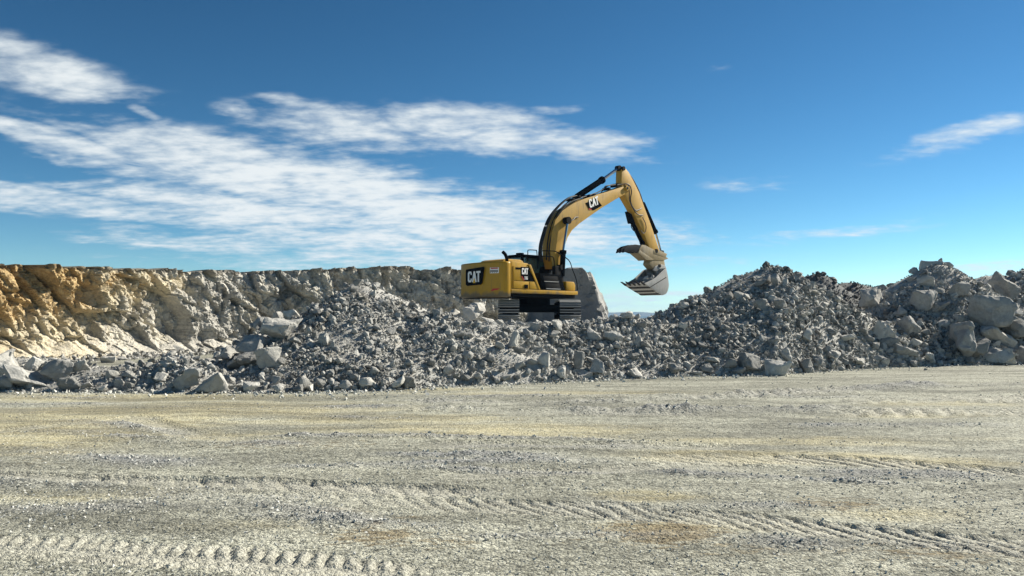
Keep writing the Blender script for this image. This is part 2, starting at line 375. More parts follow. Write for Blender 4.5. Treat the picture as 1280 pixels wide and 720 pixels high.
g1 = nt.voro(P, 38, 'F1', 'Color'); g2 = nt.voro(P, 17, 'F1', 'Color'); g3 = nt.voro(P, 95, 'F1', 'Color')
gs = nt.m('ADD', nt.m('MULTIPLY', nt.sep(g1)[0], .50), nt.m('ADD', nt.m('MULTIPLY', nt.sep(g2)[0], .22), nt.m('MULTIPLY', nt.sep(g3)[0], .36)))
big = nt.noise(P, 5.0, 4, .7)
fine = nt.m('ADD', nt.m('MULTIPLY', gs, .62), nt.m('MULTIPLY', big, .38))
grey = nt.mix(nt.ss(fine, .33, .67), (.122, .124, .100), (.405, .406, .335))
clay = nt.mix(nt.ss(fine, .3, .7), (.26, .235, .14), (.49, .445, .285))
brown = nt.mix(nt.ss(fine, .3, .7), (.085, .063, .034), (.25, .20, .11))
dm = nt.ss(nt.m('ADD', nt.m('MULTIPLY', nt.attr('dust'), .85), nt.m('ADD', nt.m('MULTIPLY', mo, .55), nt.m('MULTIPLY', mo2, .55))), .66, 1.12)
dm = nt.m('MULTIPLY', dm, nt.ss(nt.noise(nt.vm('MULTIPLY', P, (.5, 1.5, 1)), 3.0, 6, .7), .28, .62, .25, 1.0))
c = nt.mix(nt.m('MULTIPLY', dm, .9), grey, clay)
Pw = nt.vm('ADD', P, nt.vm('MULTIPLY', nt.noise(P, .22, 2, .5, col=True), (6.0, 3.0, 0.0)))
band = nt.noise(nt.vm('MULTIPLY', Pw, (.16, .8, 1)), 1.3, 6, .65)
bb = nt.ss(band, .34, .66, .62, 1.26); c = nt.mix(1.0, c, nt.comb(bb, bb, bb), 'MULTIPLY')
n3 = nt.noise(nt.vm('MULTIPLY', P, (.7, 1.8, 1)), 8.0, 7, .72)
rm = nt.ss(nt.m('ADD', nt.m('MULTIPLY', nt.attr('rust'), .37), nt.m('MULTIPLY', n3, .95)), .58, .74)
c = nt.mix(nt.m('MULTIPLY', rm, .8), c, brown)
c = nt.mix(nt.m('MULTIPLY', nt.attr('wind'), .72), c, nt.mix(nt.ss(fine, .25, .75), (.085, .092, .098), (.36, .365, .36)))
c = nt.mix(nt.m('MULTIPLY', nt.attr('packed'), .62), c, nt.mix(nt.ss(fine, .3, .7), (.29, .288, .245), (.46, .452, .39)))
c = nt.mix(nt.ss(mo2, .62, .80, 0, .45), c, (.50, .495, .46))
nt.l.new(c, b.inputs['Base Color'])
hh = nt.m('ADD', nt.m('MULTIPLY', nt.voro(P, 38), -.7), nt.m('ADD', nt.m('MULTIPLY', nt.voro(P, 17), -.8), nt.m('ADD', nt.m('MULTIPLY', nt.voro(P, 95), -.35), nt.m('MULTIPLY', nt.noise(P, 8, 6, .7), 1.2))))
nt.l.new(nt.bump(hh, .9, .019), b.inputs['Normal'])
M['ground'] = gmat
me = np_mesh('ground', np.stack([GX, GY, gz_], -1).reshape(-1, 3), grid_faces(*GX.shape), True,
             {'dust': dust.ravel(), 'rust': rust.ravel(), 'wind': wind.ravel(), 'packed': smo.ravel()})
tag(link('ground', me, gmat), 'grey gravel quarry floor with tyre tracks and clay coloured dust', kind='structure')

# ------------------------------------------------------------------ far hills
hx = np.linspace(-4200, 4200, 260); hy = np.linspace(0, 900, 14)
HX, HT = np.meshgrid(hx, hy)
ridge = 24+13*fbm(HX*.0016, HT*0, oct=5, seed=71)+5*fbm(HX*.006, HT*.004, oct=3, seed=72)+8*np.exp(-((HX-390)/160)**2)
HZ = ridge*np.sin(np.pi*np.clip(HT/900, 0, 1))**.8-2
m, nt, b = new_mat('wooded far hillside'); P = nt.node('ShaderNodeNewGeometry').outputs['Position']
nt.l.new(nt.mix(nt.ss(nt.noise(P, .012, 5, .6), .4, .6), (.05, .075, .05), (.13, .13, .09)), b.inputs['Base Color'])
tag(link('distant_hills', np_mesh('distant_hills', np.stack([HX, HT+2700, HZ], -1).reshape(-1, 3), grid_faces(*HX.shape), True), m),
    'low blue hills far away on the horizon', kind='structure')

# ------------------------------------------------------------------ quarry cliff
CL = np.array([(-260, 24.5, 345), (-120, 26.5, 333), (0, 30, 331), (60, 32, 331), (130, 34.5, 335), (200, 37.5, 337), (245, 40, 338), (300, 42, 338),
               (400, 45, 337), (445, 46.3, 334), (510, 48, 333), (560, 49.2, 337), (640, 51, 339), (692, 52.5, 343)], float)
cx_ = gx(CL[:, 0], CL[:, 1]); cy_ = CL[:, 1]; ct_ = gz(CL[:, 2], CL[:, 1])
sl_ = np.concatenate([[0], np.cumsum(np.hypot(np.diff(cx_), np.diff(cy_)))])
NS, NTV = 820, 136
s_ = np.linspace(0, sl_[-1], NS)
bx, by, tz = np.interp(s_, sl_, cx_), np.interp(s_, sl_, cy_), np.interp(s_, sl_, ct_)
k = np.ones(25)/25
def smooth1(v): return np.convolve(np.pad(v, 12, mode='edge'), k, 'valid')
bx, by, tz = smooth1(bx), smooth1(by), smooth1(tz)
tx, ty = np.gradient(bx), np.gradient(by); L_ = np.hypot(tx, ty); nxn, nyn = ty/L_, -tx/L_           # towards the pit
tt = np.concatenate([np.linspace(0, .3, 46)[:-1], np.linspace(.3, 1, NTV-14-45), 1+np.linspace(.01, 1, 14)**2*0.999])
S, T = np.meshgrid(s_, tt)
face = np.clip(T, 0, 1); back = np.clip(T-1, 0, 1)
lean = .75*face - 1.5*np.clip((.26-face)/.26, 0, 1)**1.6               # leans back; talus skirt at the foot
off = -lean
Zc = -0.3+face*(tz[None, :]+.3)
Xc0 = bx[None, :]+nxn*off; Yc0 = by[None, :]+nyn*off
v1, e1_ = blocks(Xc0*.36, Yc0*.36, (Zc+.5*S)*.40, 101); Zs = Zc+.55*S; v2, e2_ = blocks(Xc0*1.1, Yc0*1.1, Zs*1.15, 111); v3, e3_ = blocks(Xc0*2.6, Yc0*2.6, Zs*2.4, 121)
v4, e4_ = blocks(Xc0*5.5, Yc0*5.5, Zc*5.0, 125)
f1 = fbm(Xc0*.25, Yc0*.25, Zc*.3, 3, 131); f2 = fbm(Xc0*3.0, Yc0*3.0, Zc*3.0, 4, 133)
amp = sstep(0, .05, face)*(.25+.75*sstep(.10, .38, face))
flute = fbm(S*1.7, Zc*.30+.2*S, oct=3, seed=135)
disp = (.95*v1+.55*v2+.20*v3+.11*v4+.40*f1+.10*f2+.22*flute-.10*(1-e1_)-.07*(1-e2_)-.03*(1-e3_))*amp
dd = off+disp*(1-back)
Xc = bx[None, :]+nxn*dd-nxn*back*26; Yc = by[None, :]+nyn*dd-nyn*back*26
Zc = Zc+(.10*v2+.06*f2)*amp*(1-back)+.10*fbm(Xc*1.2, Yc*1.2, oct=3, seed=140)*sstep(.9, 1.0, T)+.05*np.abs(f2)*sstep(.97, 1, T)-back*.6
u_ = Xc/np.maximum(Yc, 1)
hn = Zc/np.maximum(tz[None, :], 1)
fo_ = fbm(Xc*.7, Yc*.7, Zc*.9, 4, 151)
ochre = np.clip(sstep(-.33, -.63, u_+.07*fo_+.03*v2)*(.30+.75*sstep(.20, .85, hn+.28*fo_+.12*v2))+.25*sstep(-.56, -.66, u_+.05*fo_)+.16*sstep(.15, .5, fbm(Xc*.5, Yc*.5, Zc*.6, 3, 150)), 0, 1)
soil = sstep(.955, .985, hn+.035*f2)*(.65+.35*f2)
white = np.clip(sstep(.0, .40, fbm(Xc*.6, Yc*.6, Zc*.7, 4, 160))*.9+.35*sstep(-.30, -.44, u_)+.25+.45*sstep(-.32, -.20, u_), 0, 1)  # pale limestone; extra white from the middle on lifts the shaded face by colour
m, nt, b = new_mat('blasted limestone face', 0.93); P = nt.node('ShaderNodeNewGeometry').outputs['Position']
n1 = nt.noise(P, 1.4, 6, .62); n2 = nt.noise(P, 7, 6, .68)
ff = nt.m('ADD', nt.m('MULTIPLY', n1, .55), nt.m('MULTIPLY', n2, .5))
base = nt.mix(nt.ss(ff, .36, .66), (.20, .20, .195), (.46, .455, .43))
pale = nt.mix(nt.ss(ff, .36, .66), (.36, .34, .29), (.66, .63, .55))
c = nt.mix(nt.attr('white'), base, pale)
och = nt.mix(nt.ss(n2, .35, .65), (.30, .185, .07), (.56, .41, .20))
om = nt.m('ADD', nt.attr('ochre'), nt.m('MULTIPLY', nt.m('SUBTRACT', ff, .52), 1.5))
c = nt.mix(nt.ss(om, .10, .55, 0, .85), c, nt.mix(nt.ss(ff, .38, .64), (.36, .30, .19), (.68, .60, .43)))
c = nt.mix(nt.ss(om, .48, 1.0, 0, .9), c, och)
c = nt.mix(nt.m('MULTIPLY', nt.attr('soil'), .9), c, nt.mix(n2, (.05, .043, .035), (.16, .135, .10)))
nt.l.new(c, b.inputs['Base Color'])
nt.l.new(nt.bump(nt.m('ADD', nt.noise(P, 5, 8, .7), nt.m('MULTIPLY', nt.noise(P, 22, 5, .7), .4)), .9, .14), b.inputs['Normal'])
me = np_mesh('quarry_cliff', np.stack([Xc, Yc, Zc], -1).reshape(-1, 3), grid_faces(*Xc.shape), False,
             {'ochre': ochre.ravel(), 'soil': soil.ravel(), 'white': white.ravel()})
tag(link('quarry_cliff', me, m), 'blasted limestone quarry face, ochre at its left end', kind='structure')

# talus at the foot of the face
rt = np.random.default_rng(19); n_t = 2600
jj = rt.integers(0, NS, n_t); ii_ = (20*rt.random(n_t)**1.4).astype(int)
TALUS = np.stack([Xc[ii_, jj]+nxn[jj]*rt.uniform(-.1, 1.2, n_t), Yc[ii_, jj]+nyn[jj]*rt.uniform(-.1, 1.2, n_t), np.maximum(Zc[ii_, jj]-.05, .02)], -1)
CLIFF = bpy.data.objects['quarry_cliff']
# ------------------------------------------------------------------ rubble piles
PILES = [('low windrow of pale broken rock along the foot of the ochre cliff', 'stone'),
         ('dark grey rubble heap in front of the cliff, left of the yellow excavator', 'stone'),
         ('flat topped rubble bank that the yellow excavator stands on', 'stone'),
         ('broad rounded heap of crushed grey rock right of the excavator bucket', 'stone'),
         ('dark heap of fine rock just behind the broad rounded rubble heap', 'dark_stone'),
         ('tall pointed heap of rubble and large boulders at the right', 'stone'),
         ('dark stony heap rising behind the boulders at the far right edge', 'stone')]
px_ = np.arange(-25, 35.01, .15); py_ = np.arange(17.2, 50.01, .15)
PX, PY = np.meshgrid(px_, py_)
PH, OWN = H(PX, PY)
PZ = np.where(PH > 0, PH-.05, np.maximum(PH*1.5, -.5)-.05)
Fq = grid_faces(*PX.shape); hv = PH.ravel(); ov = OWN.ravel()
keepf = (hv[Fq].max(1) > -.02)
fo = ov[Fq[:, 0]]
def largest(mask):
    lab = np.zeros(mask.shape, int); best, bs, k_ = 0, 0, 0
    for i0, j0 in zip(*np.where(mask)):
        if lab[i0, j0]: continue
        k_ += 1; st_ = [(i0, j0)]; lab[i0, j0] = k_; n_ = 0
        while st_:
            i, j = st_.pop(); n_ += 1
            for a_, b_ in ((i+1, j), (i-1, j), (i, j+1), (i, j-1)):
                if 0 <= a_ < mask.shape[0] and 0 <= b_ < mask.shape[1] and mask[a_, b_] and not lab[a_, b_]: lab[a_, b_] = k_; st_.append((a_, b_))
        if n_ > bs: bs, best = n_, k_
    return lab == best
cell_own = OWN[:-1, :-1]; cell_up = keepf.reshape(cell_own.shape)
one = np.zeros(cell_own.shape, bool)
for i in range(len(PILES)): one |= largest(cell_up & (cell_own == i))
keepf = one.ravel()
tone_all = .80+.30*fbm(PX*1.5, PY*1.5, oct=3, seed=81)
pile_obj = []
for i, (lab, mk) in enumerate(PILES):
    f = Fq[keepf & (fo == i)]
    idx, invx = np.unique(f, return_inverse=True)
    V = np.stack([PX.ravel()[idx], PY.ravel()[idx], PZ.ravel()[idx]], -1)
    me = np_mesh('rubble_pile', V, invx.reshape(f.shape), True, {'tone': tone_all.ravel()[idx]})
    pile_obj.append(tag(link('rubble_pile', me, M[mk]), lab, 'rubble pile', 'heaps of broken rock', 'thing'))

def hull(npts, dims, seed, p=3.2, jit=.22):
    r = np.random.default_rng(seed); bm = bmesh.new()
    d = r.normal(size=(npts, 3)); d /= (np.abs(d)**p).sum(1, keepdims=True)**(1/p)
    d *= 1-jit*r.random((npts, 1))
    for v in d: bm.verts.new(v*np.array(dims)*.5)
    res = bmesh.ops.convex_hull(bm, input=bm.verts)
    bmesh.ops.delete(bm, geom=[g for g in set(res['geom_interior']+res['geom_unused']) if isinstance(g, bmesh.types.BMVert)], context='VERTS')
    return bm
def hull_np(npts, dims, seed, p=3.0, jit=.25):
    bm = hull(npts, dims, seed, p, jit); bmesh.ops.triangulate(bm, faces=bm.faces); bm.verts.index_update()
    V = np.array([v.co[:] for v in bm.verts]); F = np.array([[v.index for v in f.verts] for f in bm.faces]); bm.free()
    return V, F
def rot_mats(n, r, full=True):
    q = r.normal(size=(n, 4)); q /= np.linalg.norm(q, axis=1, keepdims=True); w, x, y, z = q.T
    return np.stack([1-2*(y*y+z*z), 2*(x*y-z*w), 2*(x*z+y*w), 2*(x*y+z*w), 1-2*(x*x+z*z), 2*(y*z-x*w), 2*(x*z-y*w), 2*(y*z+x*w), 1-2*(x*x+y*y)], -1).reshape(n, 3, 3)
VAR_BIG = [hull_np(15, (1.15, .95, .8), 300+i, 3.0, .3) for i in range(14)]
VAR_MID = [hull_np(11, (1.15, .95, .75), 330+i, 2.6, .3) for i in range(12)]
VAR_SML = [hull_np(7, (1.15, .95, .75), 360+i, 2.4, .25) for i in range(10)]
def scatter(pos, size, tone, variants, r):
    """numpy-joined stones: returns V, F, tone"""
    Vs, Fs, Ts = [], [], []; base = 0
    which = r.integers(0, len(variants), len(pos)); R = rot_mats(len(pos), r)
    for k_, (v, f) in enumerate(variants):
        ii = np.where(which == k_)[0]
        if not len(ii): continue
        W = np.einsum('nij,vj->nvi', R[ii], v)*size[ii][:, None, None]+pos[ii][:, None, :]
        Fk = f[None]+(np.arange(len(ii))*len(v))[:, None, None]+base
        Vs.append(W.reshape(-1, 3)); Fs.append(Fk.reshape(-1, 3)); Ts.append(np.repeat(tone[ii], len(v))); base += len(ii)*len(v)
    return np.concatenate(Vs), np.concatenate(Fs), np.concatenate(Ts)
def sample_piles(n, r, edge=0.0, patchy=0):
    """points on the heaps, denser on the slopes that look towards the pit floor"""
    out = []
    while sum(len(o) for o in out) < n:
        u = r.uniform(-.80, .93, n*2); t = np.where(r.random(n*2) < .74, r.exponential(4.0, n*2)-edge, r.uniform(3, 14, n*2)); Y = np.interp(u, FU, FD)+t; X = u*Y
        h, own = H(X, Y); e = .12
        hx1 = (H(X, Y+e)[0]-h)/e
        w = np.clip(.16+hx1*1.5, .13, 1)*np.where(h > 1.75, 1.5, 1)*np.clip(Y/30, .4, 1)
        w = np.where((own == 0) & (u < -.27), np.maximum(w, .45), w)
        if patchy: w = w*np.clip(.35+1.6*fbm(X*.45, Y*.45, h*.6, 3, 85)+patchy, .08, 1)
        ok = (h > .02) & (Y < 43) & (X > -24.5) & (X < 34.5) & (r.random(n*2) < w)
        out.append(np.stack([X, Y, h, own], -1)[ok])
    return np.concatenate(out)[:n]
r = np.random.default_rng(11)
bank_tone = np.array([.66, .52, .64, .55, .40, .55, .50])
stones = {i: [[], [], [], 0] for i in range(7)}
def add_stones(P_, size, variants, sink):
    for i in range(7):
        ii = P_[:, 3] == i
        if ii.sum() == 0: continue
        pos = P_[ii, :3].copy(); sz = size[ii]; pos[:, 2] += sz*sink-.03
        # clusters of paler and darker stone, as tipped load by load
        tn = np.clip(bank_tone[i]+.30*fbm(pos[:, 0]*.5, pos[:, 1]*.5, pos[:, 2]*.8, 2, 83)+r.normal(0, .24, len(pos)), 0, 1)
        V, F, T_ = scatter(pos, sz, tn, variants, r)
        s_l = stones[i]; s_l[0].append(V); s_l[1].append(F+s_l[3]); s_l[2].append(T_); s_l[3] += len(V)
P_ = sample_piles(50000, r, .1); add_stones(P_, r.uniform(.034, .085, len(P_))*np.clip(P_[:, 1]/27, .7, 1.2), VAR_SML, .25)
P_ = sample_piles(23000, r, .1, .25); add_stones(P_, (.062+.085*r.random(len(P_))**1.6)*np.clip(P_[:, 1]/27, .75, 1.2), VAR_MID, .2)
P_ = sample_piles(3100, r, .05, .1); add_stones(P_, (.16+.15*r.random(len(P_))**1.8)*np.clip(P_[:, 1]/27, .75, 1.2), VAR_BIG, .16)
for i in range(7):
    s_l = stones[i]
    if not s_l[3]: continue
    me = np_mesh('loose_stones', np.concatenate(s_l[0]), np.concatenate(s_l[1]), False, {'tone': np.concatenate(s_l[2])})
    tag(link('loose_stones', me, M[PILES[i][1]], pile_obj[i]), kind='stuff')

tn = np.clip(.6+rt.normal(0, .25, n_t), 0, 1); szt = .06+.30*rt.random(n_t)**3
V, F, T_ = scatter(TALUS, szt, tn, VAR_MID, r)
tag(link('talus_stones', np_mesh('talus_stones', V, F, False, {'tone': T_}), M['stone'], CLIFF), kind='stuff')

# gravel lying loose on the quarry floor
gi = lambda x, y: np.searchsorted(xs, x).clip(1, len(xs)-1)
def ground_z(x, y):
    i = (np.searchsorted(xs, x)-1).clip(0, len(xs)-2); j = (np.searchsorted(ys, y)-1).clip(0, len(ys)-2)
    fx = (x-xs[i])/(xs[i+1]-xs[i]); fy = (y-ys[j])/(ys[j+1]-ys[j])
    return gz_[j, i]*(1-fx)*(1-fy)+gz_[j, i+1]*fx*(1-fy)+gz_[j+1, i]*(1-fx)*fy+gz_[j+1, i+1]*fx*fy
def wind_at(x, y): return wind[np.searchsorted(ys, y).clip(0, len(ys)-1), np.searchsorted(xs, x).clip(0, len(xs)-1)]
def smo_at(x, y): return smo[np.searchsorted(ys, y).clip(0, len(ys)-1), np.searchsorted(xs, x).clip(0, len(xs)-1)]
gv = []
n = 120000
Y = 4.7+23*r.random(n)**1.9; X = r.uniform(-.70, .70, n)*(Y+.6)
w = .22*np.clip(1.1-Y/11, .02, 1)+.8*wind_at(X, Y)*np.clip(1.4-Y/22, .35, 1)+.5*np.clip(fbm(X*.5, Y*.9, oct=3, seed=91), 0, 1)*np.clip(1.25-Y/14, .05, 1)-.25*smo_at(X, Y)+1.0*np.exp(-np.clip(foot_d(X, Y)-Y, 0, 9)/.5)
ok = (r.random(n) < w) & (Y < foot_d(X, Y)+.3); X, Y = X[ok], Y[ok]
sz = (.009+.022*r.random(len(X))**3.0)*np.clip((Y/6.0)**.4, .9, 1.6)*(1+.35*wind_at(X, Y))*(1+1.2*np.exp(-np.clip(foot_d(X, Y)-Y, 0, 9)/.4))
X, Y, sz = X[:36000], Y[:36000], sz[:36000]
us = r.uniform(-.72, .80, 2600); ds = np.interp(us, FU, FD)-r.exponential(.42, 2600)+.15                      # strays rolled off the heaps
X = np.concatenate([X, us*ds]); Y = np.concatenate([Y, ds]); sz = np.concatenate([sz, .025+.11*r.random(2600)**3])
tn = np.clip(.68+r.normal(0, .26, len(X)), 0, 1)
V, F, T_ = scatter(np.stack([X, Y, ground_z(X, Y)+sz*.22], -1), sz, tn, VAR_SML, r)
M['gravel'] = rock_mat('loose gravel', (.25, .255, .235), (.60, .60, .56), (.38, .33, .22), 'attr', 6.0, 1.1)
tag(link('loose_gravel', np_mesh('loose_gravel', V, F, False, {'tone': T_}), M['gravel']), 'loose grey gravel strewn over the quarry floor', 'gravel', kind='stuff')

# ------------------------------------------------------------------ boulders
def boulder_mesh(name, seed, dims, npts=13, p=4.5, cuts=2, rough=.05, sharp=23):
    bm = hull(npts, dims, seed, p, .26)
    bmesh.ops.dissolve_limit(bm, angle_limit=math.radians(9), verts=bm.verts, edges=bm.edges)
    m_ = min(dims)
    bmesh.ops.bevel(bm, geom=list(bm.edges), offset=.035*m_, offset_type='OFFSET', segments=1, profile=.5, affect='EDGES', clamp_overlap=True)
    bmesh.ops.triangulate(bm, faces=bm.faces)
    for _ in range(cuts):
        lim = (.16, .09, .055)[_]*max(dims)
        ed = [e for e in bm.edges if e.calc_length() > lim]
        if ed: bmesh.ops.subdivide_edges(bm, edges=ed, cuts=1, use_grid_fill=False)
        bmesh.ops.triangulate(bm, faces=bm.faces)
    bm.verts.index_update(); bm.normal_update()
    co = np.array([v.co[:] for v in bm.verts]); no = np.array([v.normal[:] for v in bm.verts])
    s = 1/m_; q = co*s+seed*1.37
    vb, eb = blocks(q[:, 0]*1.5, q[:, 1]*1.5, q[:, 2]*1.5, seed)
    d = m_*rough*(1.0*fbm(q[:, 0]*1.6, q[:, 1]*1.6, q[:, 2]*1.6, 3, seed)+2.2*vb+.8*fbm(q[:, 0]*5, q[:, 1]*5, q[:, 2]*5, 2, seed+5))
    co += no*d[:, None]
    for v, c_ in zip(bm.verts, co): v.co = c_
    me = bpy.data.meshes.new(name); bm.to_mesh(me); bm.free()
    me.polygons.foreach_set('use_smooth', np.ones(len(me.polygons), bool))
    me.set_sharp_from_angle(angle=math.radians(sharp))
    return me
def hit(px, py, dmax=44):
    d = np.arange(16, dmax, .04); x = gx(px, d); z = gz(py, d)
    h, _ = H(x, d); k_ = np.where(np.maximum(h, 0) >= z)[0]
    return float(d[k_[0]]) if len(k_) else None
def sky_d(px):
    d = np.arange(18, 38, .05); h, _ = H(gx(px, d), d); return float(d[np.argmax((h-EYE)/d)])
